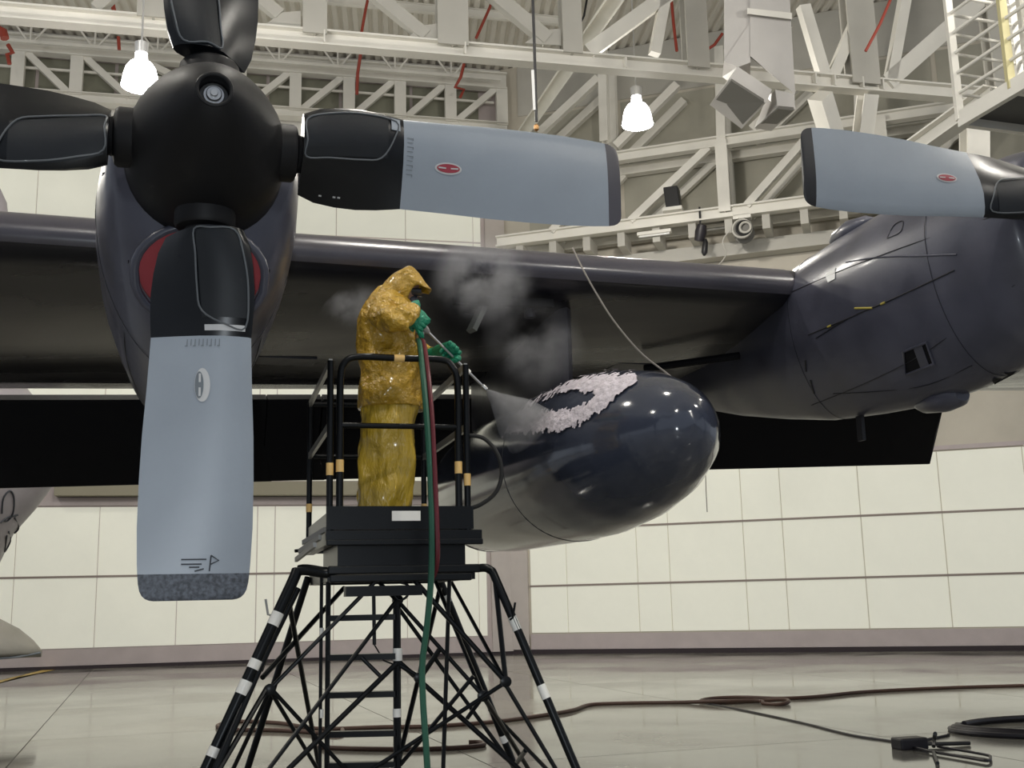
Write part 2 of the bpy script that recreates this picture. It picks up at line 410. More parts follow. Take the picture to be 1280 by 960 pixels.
for x0, x1, yb in ((-60, -30, 10), (172, 212, 26), (378, 408, 46), (546, 584, 60), (702, 726, 70), (857, 884, 88), (1062, 1096, 108), (1240, 1268, 122)):
    webpost(x0, x1, yb)
for xa, ya, xb, yb, w in ((532, 46, 440, -30, 0.26), (684, 50, 600, -20, 0.30), (735, 66, 850, -18, 0.30), (818, 68, 838, -40, 0.22), (1040, 96, 1105, -60, 0.24),
                          (1030, 96, 1004, 8, 0.26), (1108, 104, 1250, -22, 0.36), (350, 20, 300, -22, 0.24), (1112, 104, 1136, -30, 0.24), (120, 12, 190, -50, 0.22)):
    obj('diagonal', MB().bar(tp(xa, ya), tp(xb, yb), 0.2, w, TNm.cross((tp(xb, yb) - tp(xa, ya)))), 'steel_grey' if xa < 700 else 'steel_white', t4)
for x0, x1, y in ((330, 376, 30), (508, 546, 46), (655, 700, 52)):
    obj('gusset', MB().prism([tp(x0, y + 4, 0.05), tp(x1, y + 7, 0.05), tp(x1, y - 14, 0.05), tp((x0 + x1) / 2, y - 12, 0.05)], TNm * 0.03), 'steel_grey', t4)
for x in (1016, 1040, 1075, 1100, 780, 405, 580):           # web stiffeners
    p = tp(x, 72 + (x - 640) * 0.098); p.z = zc
    obj('stiffener', MB().box(p + TNm * 0.1, (0.03, 0.16, 0.26), (TD, TNm, UPZ)), 'steel_white', t4)
# knee brace coming down in front of the chord to the box truss
obj('knee_brace', MB().ibeam(tp(772, -4, 0.35), rp(653, 168, FO + 0.5), 0.3, 0.34, (0, -1, 0)), 'steel_white', t4)
obj('knee_brace', MB().bar(tp(1022, 122, 0.1), tp(1082, 190, -1.0), 0.36, 0.40, TNm), 'steel_white', t4)
obj('hanger_post', MB().ibeam(tp(1085, 118), tp(1092, 190, -0.6), 0.34, 0.34, TNm), 'steel_white', t4)
obj('cross_beam', MB().ibeam(at(1130, 196, 19.5), at(1240, 118, 17.5), 0.3, 0.34), 'steel_white', t4)
obj('column', MB().ibeam(at(1218, 150, 21.5), at(1218, 290, 21.5), 0.45, 0.45, (0, -1, 0)), 'steel_white', t4)

# ------------------------------------------------------------------ sprinkler pipes, duct, catwalk, lamps, fittings under the roof
def pipe_thing(pts, r, label, name='sprinkler_pipe'):
    e = obj(name, MB().tube(pts, r, 8), 'red_pipe', smooth=True)
    tag(e, label, 'pipe', 'red sprinkler pipes'); return e
pipe_thing([at(466, -30, 29), at(457, 12, 29), at(452, 40, 29)], 0.042, 'thin red sprinkler pipe behind the roof truss between two of its posts')
pipe_thing([at(622, -20, 29), at(612, 10, 29), at(595, 48, 29)], 0.042, 'slanting red sprinkler pipe next to the short roof bracing stub')
pipe_thing([lp(451, 66, 2.0), lp(447, 92, 1.6), lp(446, 118, 1.2)], 0.05, 'red sprinkler drop passing in front of the clerestory glazing of the left truss')
pipe_thing([lp(580, 80, 2.0), lp(576, 96, 1.6), lp(569, 109, 1.4), lp(580, 112, 1.2), lp(575, 122, 1.2)], 0.05, 'kinked red sprinkler branch near the room corner')
pipe_thing([at(838, -15, 28), at(842, 30, 28), at(846, 64, 28)], 0.042, 'red sprinkler pipe hanging down behind the lamp side of the roof truss')
pipe_thing([at(903, 42, 28), at(893, 56, 28), at(884, 62, 28), at(878, 60, 28)], 0.042, 'short bent red sprinkler branch beside the big air duct')
pipe_thing([at(1118, -12, 19.5), at(1100, 30, 19.5), at(1082, 64, 19.5)], 0.028, 'diagonal red sprinkler pipe near the steel catwalk')
pipe_thing([at(-4, 36, 28), at(4, 40, 28), at(6, 48, 28)], 0.12, 'stubby red pipe fitting at the far end of the left joist')
pipe_thing([at(10, 56, 29), at(16, 66, 29), at(9, 68, 29), at(12, 80, 29)], 0.06, 'zigzag red sprinkler pipe below the left joist')
pipe_thing([at(139, -12, 27), at(141, 6, 27), at(143, 16, 27)], 0.06, 'short red sprinkler pipe above the brightest lamp')
pipe_thing([lp(148, 46, 2.2), lp(149, 62, 2.2)], 0.05, 'tiny red riser on the bar joist behind the brightest lamp')

# air duct with two outlets
du = empty('air_duct', at(950, 130, 20), 'grey sheet-metal air duct with two square outlets hanging from the roof', 'duct')
def hexpx(front, back, Yf, Yb, name, m, parent):
    return obj(name, MB().hexa([at(x, y, Yf) for x, y in front] + [at(x, y, Yb) for x, y in back]), m, parent)
hexpx([(937, -40), (985, -40), (994, 118), (938, 70)], [(937, -30), (985, -30), (994, 116), (938, 72)], 19.4, 20.8, 'trunk', 'duct', du)
hexpx([(905, -40), (938, -40), (938, 30), (905, 76)], [(905, -40), (938, -40), (938, 40), (905, 90)], 19.45, 21.2, 'side_trunk', 'duct', du)
hexpx([(938, 28), (938, 78), (922, 84), (905, 76)], [(938, 40), (938, 100), (915, 106), (903, 96)], 19.42, 20.9, 'elbow', 'duct', du)
hexpx([(934, 10), (990, 16), (990, 24), (934, 17)], [(934, 20), (990, 26), (990, 34), (934, 27)], 19.3, 20.9, 'flange', 'steel_white', du)
lo = hexpx([(922, 83), (965, 112), (957, 129), (912, 99)], [(906, 105), (942, 130), (927, 161), (887, 131)], 19.3, 20.6, 'outlet', 'duct', du)
obj('outlet_grille', MB().hexa([at(914, 101, 19.26), at(955, 127.5, 19.26), at(926, 158.5, 20.56), at(890, 131, 20.56)] + [at(914, 98, 19.3), at(955, 124, 19.3), at(926, 155, 20.6), at(890, 128, 20.6)]), 'grille', lo)
ro = hexpx([(969, 112), (993, 117), (994, 137), (972, 134)], [(958, 122), (975, 125), (964, 164), (943, 160)], 19.3, 20.7, 'outlet', 'duct', du)
obj('outlet_grille', MB().hexa([at(972.5, 136, 19.26), at(992, 138, 19.26), at(963, 162, 20.66), at(946, 159, 20.66)] + [at(972.5, 132, 19.3), at(992, 134, 19.3), at(963, 158, 20.7), at(946, 155, 20.7)]), 'grille', ro)

# catwalk: a railed platform hung along the aircraft's axis
cw = empty('catwalk', at(1200, 152, 17.0), 'white steel catwalk with tall ladder-like rails hung from the roof', 'catwalk')
K0 = at(1200, 150, 17.0)                   # far left corner of the deck edge
KD = AD * -1; KU = UD
def K(l, u, z): return K0 + KD * l + KU * u + UPZ * z
obj('deck_beam', MB().bar(K(0, 0, 0), K(7, 0, 0), 0.10, 0.26), 'steel_white', cw)
obj('deck_beam', MB().bar(K(0, 1.3, 0), K(7, 1.3, 0), 0.10, 0.26), 'steel_white', cw)
obj('end_beam', MB().bar(K(0, 0, 0), K(0, 1.3, 0), 0.10, 0.2), 'steel_white', cw)
obj('grating', MB().box(K(3.5, 0.65, 0.06), (7, 1.2, 0.05), (KD, KU, UPZ)), 'dark_grating', cw)
for l in (1.2, 3.2, 5.2): obj('cross_member', MB().bar(K(l, 0, -0.04), K(l, 1.3, -0.04), 0.08, 0.12), 'steel_white', cw)
for u in (0, 1.3):
    for l in (0, 1.15, 2.3, 3.5, 5.25, 7): obj('rail_post', MB().bar(K(l, u, 0), K(l, u, 2.35), 0.11, 0.11), 'steel_white' if l == 0 else 'yellow_rail', cw)
    for z in (0.45, 0.8, 1.15, 1.5, 1.85, 2.2): obj('rail', MB().tube([K(0, u, z), K(7, u, z)], 0.03, 8), 'steel_white', cw, smooth=True)
for z in (0.45, 0.8, 1.15, 1.5, 1.85, 2.2): obj('rail', MB().tube([K(0, 0, z), K(0, 1.3, z)], 0.028, 8), 'steel_white', cw, smooth=True)
obj('control_panel', MB().box(K(1.0, 0.95, 1.3), (0.5, 0.12, 1.5), (KD, KU, UPZ)), 'blue_panel', cw)
obj('safety_gate', MB().tube(smoothpts([K(1.5, 0.3, 0.2), K(1.5, 0.3, 1.4), K(1.5, 0.5, 1.62), K(1.5, 0.7, 1.4), K(1.5, 0.7, 0.2)], 5), 0.035, 8), 'yellow_rail', cw, smooth=True)
for l in (0.9, 5.0): obj('hanger_rod', MB().bar(K(l, 0.65, 0), K(l, 0.65, ROOF - K0.z - 0.2), 0.14, 0.14), 'steel_white', cw)

# high-bay lamps
def bell(c, s=1.0):
    mb = MB(); prof = [(0.62, 0.05), (0.60, 0.10), (0.46, 0.115), (0.42, 0.19), (0.33, 0.25), (0.2, 0.285), (0.04, 0.31), (0.0, 0.315), (0.012, 0.29), (0.10, 0.26)]
    return mb.lathe([(t * s, r * s) for t, r in prof], c, (0, 0, 1), 24, cap=False)
def lamp(c, label, group=None, top=None, s=1.0):
    e = empty('high_bay_lamp', c, label, 'lamp', group)
    g = obj('glowing_reflector', bell(c, s), 'lamp_glow', e, smooth=True)
    h = obj('ballast_housing', MB().lathe([(t * s, r * s) for t, r in ((0.60, 0.02), (0.61, 0.11), (0.80, 0.12), (0.84, 0.05))], c, (0, 0, 1), 16), 'lamp_metal', e, smooth=True)
    st = obj('stem', MB().tube([c + UPZ * 0.8 * s, V((c.x, c.y, top or ROOF - 0.1))], 0.018, 6), 'lamp_metal', e)
    return e
def lamp_light(c, p=LAMP_POWER):
    l = bpy.data.lights.new('lamp_light', 'POINT'); l.energy = p; l.color = LAMP_COL; l.shadow_soft_size = 0.25
    o = bpy.data.objects.new('lamp_light', l); col.objects.link(o); o.location = c + UPZ * -0.12
L1 = at(175, 108, 17.0); L2 = at(797, 156, 24.5)
lamp(L1, 'glowing bell-shaped high-bay lamp beside the black spinner', s=0.95); lamp_light(L1)
lamp(L2, 'glowing bell-shaped high-bay lamp in front of the box truss braces', s=1.15); lamp_light(L2)
for x, y in ((-8, 9), (0.5, 8), (9, 7), (-9, 1), (0, -1), (9, -1), (10.5, 14), (-15, 22)):      # the rest of the lamp grid, overhead and behind
    c = V((x, y, 12.0)); lamp(c, 'glowing bell-shaped high-bay lamp of the overhead grid', 'overhead high-bay lamps'); lamp_light(c)

# hanging cable with white sleeve
hc = empty('drop_cable', at(671, 163, 12.5), 'thin black cable hanging from the roof with a white sleeve and brass end', 'cable')
obj('cable', MB().tube([at(664, -60, 12.5), at(668, 60, 12.5), at(670.5, 152, 12.5)], 0.018, 8), 'black', hc, smooth=True)
obj('sleeve', MB().tube([at(666, 88, 12.5), at(668.5, 138, 12.5)], 0.02, 8), 'white', hc, smooth=True)
obj('end_fitting', MB().lathe([(0, 0.012), (0.02, 0.03), (0.07, 0.03), (0.09, 0.012)], at(670.6, 164, 12.5), (0, 0, 1), 12), 'brass', hc, smooth=True)
tag(obj('cable', MB().tube([at(737, -20, 22), at(730, 20, 22), at(722, 36, 22)], 0.025, 6), 'black', smooth=True), 'short black cable slung between roof truss members', 'cable')

# loudspeaker and gear on the box truss
sp = empty('loudspeaker', rp(842, 262, FO + 0.2), 'black boxy loudspeaker standing on the box truss ledge', 'speaker')
c = rp(841, 248, FO + 0.2)
obj('cabinet', MB().box(c, (0.42, 0.4, 0.62), (RD, RN, (UPZ + RD * -0.08).normalized())), 'black', sp, bevel=0.03)
obj('speaker_mount', MB().box(c - UPZ * 0.36, (0.55, 0.4, 0.1), (RD, RN, UPZ)), 'steel_white', sp)
mo = empty('hoist_motor', rp(876, 310, FO + 0.1), 'small dark hoist motor hanging under the box truss', 'hoist')
c = rp(876, 290, FO + 0.1)
obj('motor_body', MB().lathe([(-0.28, 0.05), (-0.26, 0.14), (0.0, 0.17), (0.2, 0.13), (0.24, 0.05)], c, (RD.x * 0.2, RD.y, 1), 14), 'hose_black', mo, smooth=True)
obj('hook_block', MB().lathe([(-0.3, 0.03), (-0.2, 0.09), (0.1, 0.08), (0.2, 0.03)], c + UPZ * -0.42 + RD * 0.1, (0.15, 0, 1), 10), 'black', mo, smooth=True)
obj('hanger', MB().bar(c + UPZ * 0.2, c + UPZ * 0.75, 0.05, 0.05), 'black', mo)
cr = empty('cable_reel', rp(930, 298, FO), 'grey cable reel with looped wires under the box truss', 'reel')
c = rp(929, 289, FO)
obj('drum', MB().lathe([(-0.25, 0.30), (-0.22, 0.30), (-0.2, 0.2), (0.2, 0.2), (0.22, 0.30), (0.25, 0.30)], c, RN, 20), 'grille', cr, smooth=True)
for k, (rr, of) in enumerate(((0.26, 0.26), (0.2, 0.3), (0.15, 0.33))):
    pts = [c + RN * of + RD * (rr * math.cos(q) + 0.05 * k) + UPZ * (rr * math.sin(q)) for q in [2 * PI * i / 18 for i in range(18)]]
    obj('wire_loop', MB().tube(pts, 0.035, 6, closed=True), 'steel_grey' if k != 1 else 'rubber', cr, smooth=True)
obj('reel_bracket', MB().box(c + UPZ * 0.4, (0.5, 0.3, 0.12), (RD, RN, UPZ)), 'steel_white', cr)
obj('loose_wire', MB().tube(smoothpts([c + RD * -0.3 + RN * 0.3, c + RD * -0.55 + UPZ * -0.3 + RN * 0.3, c + RD * -0.5 + UPZ * -0.7 + RN * 0.2, c + RD * -0.85 + UPZ * -1.0]), 0.018, 6), 'steel_grey', cr, smooth=True)
for k, x in enumerate((818, 896)):
    c = rp(x, 291 - 8 * k, FO - 0.9 * k)
    e = empty('strip_light', c, ('slim white strip light under the box truss beside the loudspeaker', 'slim white strip light under the box truss beside the cable reel')[k], 'light')
    obj('housing', MB().box(c, (1.0, 0.2, 0.1), (RD, RN, UPZ)), 'steel_white', e, bevel=0.01)
    obj('tube', MB().tube([c + RD * -0.45 + UPZ * -0.08 + RN * 0.04, c + RD * 0.45 + UPZ * -0.08 + RN * 0.04], 0.03, 8), 'white', e, smooth=True)
pc = obj('pull_cord', MB().tube([rp(881, 560, 3), rp(882.5, 612, 3), rp(884, 640, 3)], 0.012, 6), 'rope', smooth=True)
tag(pc, 'thin grey pull cord hanging in front of the panel wall beside the tank', 'cord')

# ================================================================== AIRCRAFT
ac = empty('aircraft', A(0.0, 3.0, -HUB.z), 'dark grey four-blade turboprop transport aircraft with wing, engines and underwing tank', 'aircraft')
# ---- wing: lofted aerofoil, aft cove left open for the lowered flap
def wing_ring(u):
    dz = 0.033 * u
    nose = [(2.98 - 0.30 * math.cos(math.radians(t)), 0.385 + (0.20 if t > 0 else 0.175) * math.sin(math.radians(t))) for t in range(-75, 76, 15)]
    up = nose[5:] + [(3.2, 0.655), (3.6, 0.75), (4.3, 0.80), (5.2, 0.72), (6.0, 0.56), (6.55, 0.42)]
    lw = [(6.55, 0.08), (6.0, 0.03), (5.2, -0.01), (4.3, 0.01), (3.7, 0.075), (3.3, 0.145), (3.08, 0.19)] + nose[:5]
    out = []
    for a, z in up + lw:
        k = (a - 2.7) / 3.8
        zz = z + dz * (0.15 + 0.85 * k) * (1 if (a, z) in lw or k > 0.5 else 0.3 + k)
        out.append(A(u, a, zz))
    return out
wg = obj('wing', MB().loft([wing_ring(u) for u in (-10, -6, -3, -1, 0, 1, 2, 3, 4, 5.2, 7, 9.5, 12)]), 'paint_wing', ac, smooth='full')
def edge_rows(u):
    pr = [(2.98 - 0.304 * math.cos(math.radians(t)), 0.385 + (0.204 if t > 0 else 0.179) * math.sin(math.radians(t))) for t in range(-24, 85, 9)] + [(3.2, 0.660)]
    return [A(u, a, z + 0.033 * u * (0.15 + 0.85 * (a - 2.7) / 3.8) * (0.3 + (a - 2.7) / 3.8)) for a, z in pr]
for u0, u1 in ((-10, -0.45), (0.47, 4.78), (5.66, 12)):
    le = obj('leading_edge_lit_band', MB().sheet([edge_rows(lerp(u0, u1, k / 6)) for k in range(7)]), 'edge_lit_paint', wg, smooth='full')  # leading-edge skin whose paler colour paints in the lit band
# landing lamp / fittings under the wing
for u, a0 in ((1.75, 3.0), (0.9, 3.4), (4.2, 3.3)):
    obj('access_panel', MB().box(A(u, a0 + 1.3, 0.005 + 0.02 * u), (0.5, 0.3, 0.03), (UD, AD, UPZ)), 'paint', wg)
# ---- flaps, lowered
def flap(u0, u1, name='flap', m='flap_paint'):
    rows = []
    for u in (u0, lerp(u0, u1, .5), u1):
        d = 0.035 * u
        cut = 0.0
        pr = [(6.72, 0.00), (6.82, 0.07), (6.95, 0.05), (7.1, -0.25), (7.30, -0.80), (7.26, -0.80), (6.95, -0.45), (6.74, -0.10)]
        rows.append([A(u + (0.12 if u == u1 and z < -0.5 else 0), a, z + d * (1.0 if z > -0.3 else 1.05)) for a, z in pr])
    return obj(name, MB().loft(rows), m, ac, smooth=True)
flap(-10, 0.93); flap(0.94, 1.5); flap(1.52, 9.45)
# ---- propellers
AIR = [(0.0, 0.0, 0.0), (0.03, 0.30, -0.22), (0.12, 0.62, -0.40), (0.3, 0.95, -0.52), (0.5, 0.90, -0.46), (0.75, 0.55, -0.28), (1.0, 0.05, -0.03)]
# station: radius, chord, twist deg, thickness, chord offset
BL = [(0.40, 0.36, 32, .34, .0), (0.50, 0.44, 28, .27, .0), (0.65, 0.48, 23, .20, .0), (0.80, 0.46, 17, .15, .0), (0.91, 0.435, 11, .12, .0), (1.1, 0.445, 8, .095, .0), (1.4, 0.475, 3, .075, .0),
      (1.7, 0.485, 0, .06, .0), (1.92, 0.468, -2, .05, .0), (1.985, 0.455, -2, .048, .0), (2.015, 0.442, -2, .046, .0), (2.034, 0.422, -2, .045, .0), (2.047, 0.395, -2, .043, .0), (2.054, 0.362, -2, .04, .0), (2.057, 0.325, -2, .04, .0)]
def blade_pt(c, e, r, xf, side):
    ch, tw, th, of = interp(BL, r)
    t = V((0, 0, 0)); eu, ez = e
    E_ = UD * eu + UPZ * ez; T_ = UD * -ez + UPZ * eu
    b = math.radians(tw); k = T_ * math.cos(b) - AD * math.sin(b); n = T_ * math.sin(b) + AD * math.cos(b)
    # aerofoil thickness, back = forward face
    for p, q in zip(AIR, AIR[1:]):
        if xf <= q[0]: s = (xf - p[0]) / (q[0] - p[0]); up, lw = lerp(p[1], q[1], s), lerp(p[2], q[2], s); break
    y = (up if side > 0 else lw) * th * ch
    return c + E_ * r + k * (0.5 - xf + of) * ch - n * y
def blade_loft(c, e, rs):
    rings = []
    for r in rs:
        xs = [p[0] for p in AIR]
        rings.append([blade_pt(c, e, r, x, 1) for x in xs] + [blade_pt(c, e, r, x, -1) for x in reversed(xs[1:-1])])
    return MB().loft(rings)
def bl_patch(c, e, r0, r1, x0, x1, off, nr=6, nx=5, poly=None):
    """thin patch that follows the forward face"""
    eu, ez = e; F_ = AD * -off
    rows = [[blade_pt(c, e, lerp(r0, r1, i / nr), lerp(x0, x1, j / nx), 1) + F_ for j in range(nx + 1)] for i in range(nr + 1)]
    return rows
def face_curve(c, e, rx, off): return [blade_pt(c, e, r, x, 1) + AD * -off for r, x in rx]
def propeller(c, tips, label):
    F = AD * -1
    pr = [(-0.30, 0.37), (-0.02, 0.362), (0.10, 0.338), (0.20, 0.305), (0.30, 0.265), (0.40, 0.218), (0.50, 0.165), (0.57, 0.115), (0.60, 0.078), (0.585, 0.068), (0.46, 0.064)]
    p = obj('propeller', MB().lathe(pr, c, F, 40, cap=True), 'spinner', ac, smooth=True); tag(p, label=label)
    obj('nose_ring', MB().tube([c + F * 0.598 + (UD * math.cos(q) + UPZ * math.sin(q)) * 0.07 for q in [2 * PI * i / 24 for i in range(24)]], 0.009, 8, closed=True), 'spinner', p, smooth=True)
    for rr, ff in ((0.060, 0.53), (0.046, 0.545), (0.032, 0.558), (0.016, 0.568)):
        obj('nose_cap', MB().lathe([(ff - 0.03, rr), (ff, rr), (ff + 0.004, rr * 0.9), (ff + 0.004, 0.001)], c, F, 20), 'silver', p, smooth=True)
    for k, e in enumerate(((1, 0), (0, 1), (-1, 0), (0, -1))):
        E_ = UD * e[0] + UPZ * e[1]
        obj('blade_shank', MB().lathe([(0.20, 0.135), (0.385, 0.135), (0.40, 0.125), (0.41, 0.09), (0.44, 0.08)], c, E_, 24), 'spinner', p, smooth=True)
        obj('blade_cuff', blade_loft(c, e, [0.425, 0.45, 0.5, 0.6, 0.7, 0.8, 0.87, 0.91]), 'cuff', p, smooth=True)
        tcut = 1.945 if tips[k] == 'blade_tip' else 1.985
        obj('blade', blade_loft(c, e, [0.91, 1.0, 1.15, 1.35, 1.55, 1.75, 1.9, tcut]), 'blade', p, smooth=True)
        obj('blade_tip', blade_loft(c, e, [tcut] + [q for q in (1.985, 2.015, 2.034, 2.047, 2.054, 2.057) if q > tcut + 0.005]), tips[k], p, smooth=True)
        rows = bl_patch(c, e, 0.44, 0.83, 0.03, 0.47, 0.004)
        obj('deicing_boot', MB().sheet(rows), 'boot', p, smooth=True)
        ln = [(0.44, 0.06), (0.44, 0.28), (0.44, 0.48), (0.55, 0.49), (0.7, 0.50), (0.80, 0.47), (0.86, 0.25), (0.87, 0.06), (0.7, 0.045), (0.55, 0.05)]
        obj('boot_edge', MB().tube(smoothpts(face_curve(c, e, ln, 0.007), 4, True), 0.0045, 6, closed=True), 'boot_edge', p, smooth=True)
        if k in (0, 3):
            rows = bl_patch(c, e, 0.862, 0.888, 0.06, 0.45, 0.006, 2, 5)
            if k == 3: obj('painted_stripe', MB().sheet(rows), 'decal_light', p, smooth=True)
            else:
                rows = bl_patch(c, e, 0.845, 0.89, 0.03, 0.16, 0.006, 2, 3); obj('worn_patch', MB().sheet(rows), 'blade', p, smooth=True)
        # oval maker's decal
        def oval(r0, x0, rr, rx, off, m, nm):
            pts = [(r0 + rr * math.cos(q), x0 + rx * math.sin(q)) for q in [2 * PI * i / 24 for i in range(24)]]
            ring = face_curve(c, e, pts, off); mid = face_curve(c, e, [(r0, x0)], off)
            return obj(nm, MB().add(ring + mid, [(i, (i + 1) % 24, 24) for i in range(24)]), m, p)
        cx = 0.52 if k == 0 else 0.50
        if k in (0, 2):
            oval(1.135, cx, 0.068, 0.065, 0.004, 'decal_light', 'decal')
            oval(1.135, cx, 0.058, 0.048, 0.006, 'decal_red', 'decal_field')
            for s in (-1, 1):
                ring = [(1.135 + s * 0.012, cx - 0.006), (1.135 + s * 0.05, cx - 0.010), (1.135 + s * 0.05, cx + 0.006), (1.135 + s * 0.012, cx + 0.008)]
                obj('decal_bar', MB().add(face_curve(c, e, ring, 0.008), [(0, 1, 2, 3)]), 'decal_light', p)
        elif k == 3:
            oval(1.13, 0.47, 0.075, 0.075, 0.004, 'decal_light', 'decal')
            oval(1.13, 0.50, 0.060, 0.042, 0.006, 'mark_grey', 'decal_field')
            for s in (-1, 1):
                ring = [(1.13 + s * 0.012, 0.485), (1.13 + s * 0.05, 0.485), (1.13 + s * 0.05, 0.505), (1.13 + s * 0.012, 0.505)]
                obj('decal_bar', MB().add(face_curve(c, e, ring, 0.008), [(0, 1, 2, 3)]), 'decal_light', p)
        if k in (0, 3):       # worn stencil row near the blade root: unreadable strokes
            random.seed(11 + k)
            for q in range(9):
                x = 0.22 + 0.05 * q if k == 0 else 0.30 + 0.04 * q
                ring = [(0.925, x), (0.925, x + 0.008), (0.955, x + 0.012), (0.955, x + 0.003)]
                obj('stencil_stroke', MB().add(face_curve(c, e, ring, 0.004), [(0, 1, 2, 3)]), 'mark_grey', p)
                if q % 2 == 0:
                    ring = [(0.953, x), (0.953, x + 0.028), (0.957, x + 0.028), (0.957, x)]
                    obj('stencil_stroke', MB().add(face_curve(c, e, ring, 0.004), [(0, 1, 2, 3)]), 'mark_grey', p)
        if k == 0:
            for q in range(5):
                x = 0.90 - 0.004 * q; r = 0.52 + 0.022 * q
                ring = [(r, x), (r + 0.013, x), (r + 0.013, x + 0.018), (r, x + 0.018)]
                if q != 2: obj('stencil_stroke', MB().add(face_curve(c, e, ring, 0.004), [(0, 1, 2, 3)]), 'decal_light', p)
    return p
p1 = propeller(A(0, 0, 0), ('tip_dark', 'tip_black', 'tip_black', 'blade_tip'), 'black spinner propeller whose grey blade hangs straight down')
p2 = propeller(A(5.21, 0, 0.22), ('tip_black', 'tip_black', 'tip_black', 'tip_black'), 'propeller of the outboard engine with a black-tipped grey blade')
# winged scribble mark near the tip of the hanging blade
for seg in ([(1.885, 0.40), (1.885, 0.62)], [(1.905, 0.44), (1.905, 0.62)], [(1.918, 0.46), (1.918, 0.55)], [(1.868, 0.36), (1.89, 0.29), (1.905, 0.36)], [(1.868, 0.36), (1.90, 0.365), (1.935, 0.37)], [(1.925, 0.42), (1.935, 0.50)]):
    obj('scribble_mark', MB().tube(face_curve(A(0, 0, 0), (0, -1), seg, 0.003), 0.0032, 5), 'mark', p1)
# ---- nacelles
NAC = [(0.24, 0.41, 0.42, -0.44, 0), (0.34, 0.45, 0.46, -0.62, 0), (0.5, 0.48, 0.49, -0.77, 0), (0.8, 0.51, 0.52, -0.88, 0), (1.2, 0.53, 0.54, -0.95, 0), (1.7, 0.53, 0.55, -0.98, 0), (2.3, 0.50, 0.54, -0.95, 0), (2.9, 0.46, 0.5, -0.90, 0),
       (3.6, 0.42, 0.40, -0.78, 0), (4.4, 0.36, 0.2, -0.62, 0), (5.2, 0.28, 0.05, -0.42, 0), (5.9, 0.2, 0.0, -0.28, 0)]
def nac_pt(u0, z0, a, th, off=0.0):
    w, zt, zb, _ = interp(NAC, a)
    w += off; zt += off; zb -= off
    cth, sth = math.cos(th), math.sin(th)
    if sth >= 0: x = w * cth; z = zt * sth
    else:
        z = -zb * sth; x = w * (abs(cth) ** 0.95) * (1 if cth > 0 else -1) * (1 - 0.12 * sth * sth)
    return A(u0 + x, a, z0 + z)
def nacelle(u0, z0, label):
    aa = [0.24, 0.30, 0.34, 0.42, 0.5, 0.65, 0.8, 1.0, 1.2, 1.45, 1.7, 2.0, 2.3, 2.6, 2.9, 3.25, 3.6, 4.0, 4.4, 4.8, 5.2, 5.55, 5.9]
    n = obj('nacelle', MB().loft([[nac_pt(u0, z0, a, 2 * PI * k / 40) for k in range(40)] for a in aa]), 'nacelle_paint', ac, smooth='full'); tag(n, label=label)
    # intake scoop under the spinner with red cover
    cc = A(u0, 0.36, z0 - 0.52)
    lip = [cc + UD * (0.30 * math.cos(q)) + UPZ * (0.20 * math.sin(q) - (0.03 if math.sin(q) < 0 else 0)) + AD * (-0.04 + 0.12 * -math.sin(q)) for q in [2 * PI * i / 32 for i in range(32)]]
    obj('intake_lip', MB().tube(lip, 0.022, 10, closed=True), 'nacelle_paint', n, smooth=True)
    inner = [cc + UD * (0.285 * math.cos(q)) + UPZ * (0.185 * math.sin(q)) + AD * (-0.02 + 0.12 * -math.sin(q)) for q in [2 * PI * i / 32 for i in range(32)]]
    obj('intake_cover', MB().prism(inner, AD * -0.03), 'red_cover', n)
    t0 = cc + UD * 0.215 + UPZ * 0.03 + AD * -0.075
    tg = obj('cover_tag', MB().box(t0, (0.05, 0.006, 0.125), (UD, AD, UPZ)), 'white', n)
    for dx, dz, w, h in ((0, 0.03, 0.022, 0.018), (0.006, 0.0, 0.02, 0.03), (-0.006, -0.035, 0.024, 0.014)):
        obj('tag_mark', MB().box(t0 + UD * dx + UPZ * dz + AD * -0.004, (w, 0.004, h), (UD, AD, UPZ)), 'black', n)
    def line(pts, r=0.003, m='panel_line', nm='panel_joint', off=0.002):
        return obj(nm, MB().tube(smoothpts([nac_pt(u0, z0, a, math.radians(t), off) for a, t in pts], 6), r, 5), m, n, smooth=True)
    for a in (0.95, 2.75): line([(a, t) for t in range(100, 360, 20)], 0.0018)
    line([(0.4, 182), (1.2, 178), (2.0, 172), (2.9, 165)])
    line([(0.4, 222), (1.2, 226), (2.0, 232), (2.9, 240)]); line([(0.4, 318), (1.2, 314), (2.0, 308), (2.9, 300)])
    return n, line
n1, _ = nacelle(0, 0, 'inboard engine nacelle with red intake cover behind the propeller')
n2, line2 = nacelle(5.21, 0.22, 'outboard engine nacelle with a square open hatch')
def nac_hit(x, y):             # pixel -> (a, theta) on the outboard nacelle by search, then place on its skin
    best = None
    d = ray(x, y).normalized()
    for i in range(0, 60):
        a = 0.3 + i * 0.05
        for j in range(0, 72):
            th = math.radians(90 + j * 3)
            p = nac_pt(5.21, 0.22, a, th) - EYE
            e = (p - d * p.dot(d)).length
            if best is None or e < best[0] - 0.004 or (e < best[0] + 0.004 and p.length < best[3]): best = (min(e, best[0]) if best else e, a, th, p.length)
    return best[1], best[2]
def skin(x, y, off=0.004):
    a, th = nac_hit(x, y); return nac_pt(5.21, 0.22, a, th, off)
def skin_line(pix, r, m, nm, off=0.002):
    return obj(nm, MB().tube(smoothpts([skin(x, y, off) for x, y in pix], 5), r, 6), m, n2, smooth=True)
skin_line([(1012, 418), (1060, 395), (1120, 368), (1188, 336)], 0.005, 'panel_line', 'seam_strip')
skin_line([(1018, 421), (1062, 400), (1122, 373), (1190, 342)], 0.004, 'panel_line', 'seam_strip')
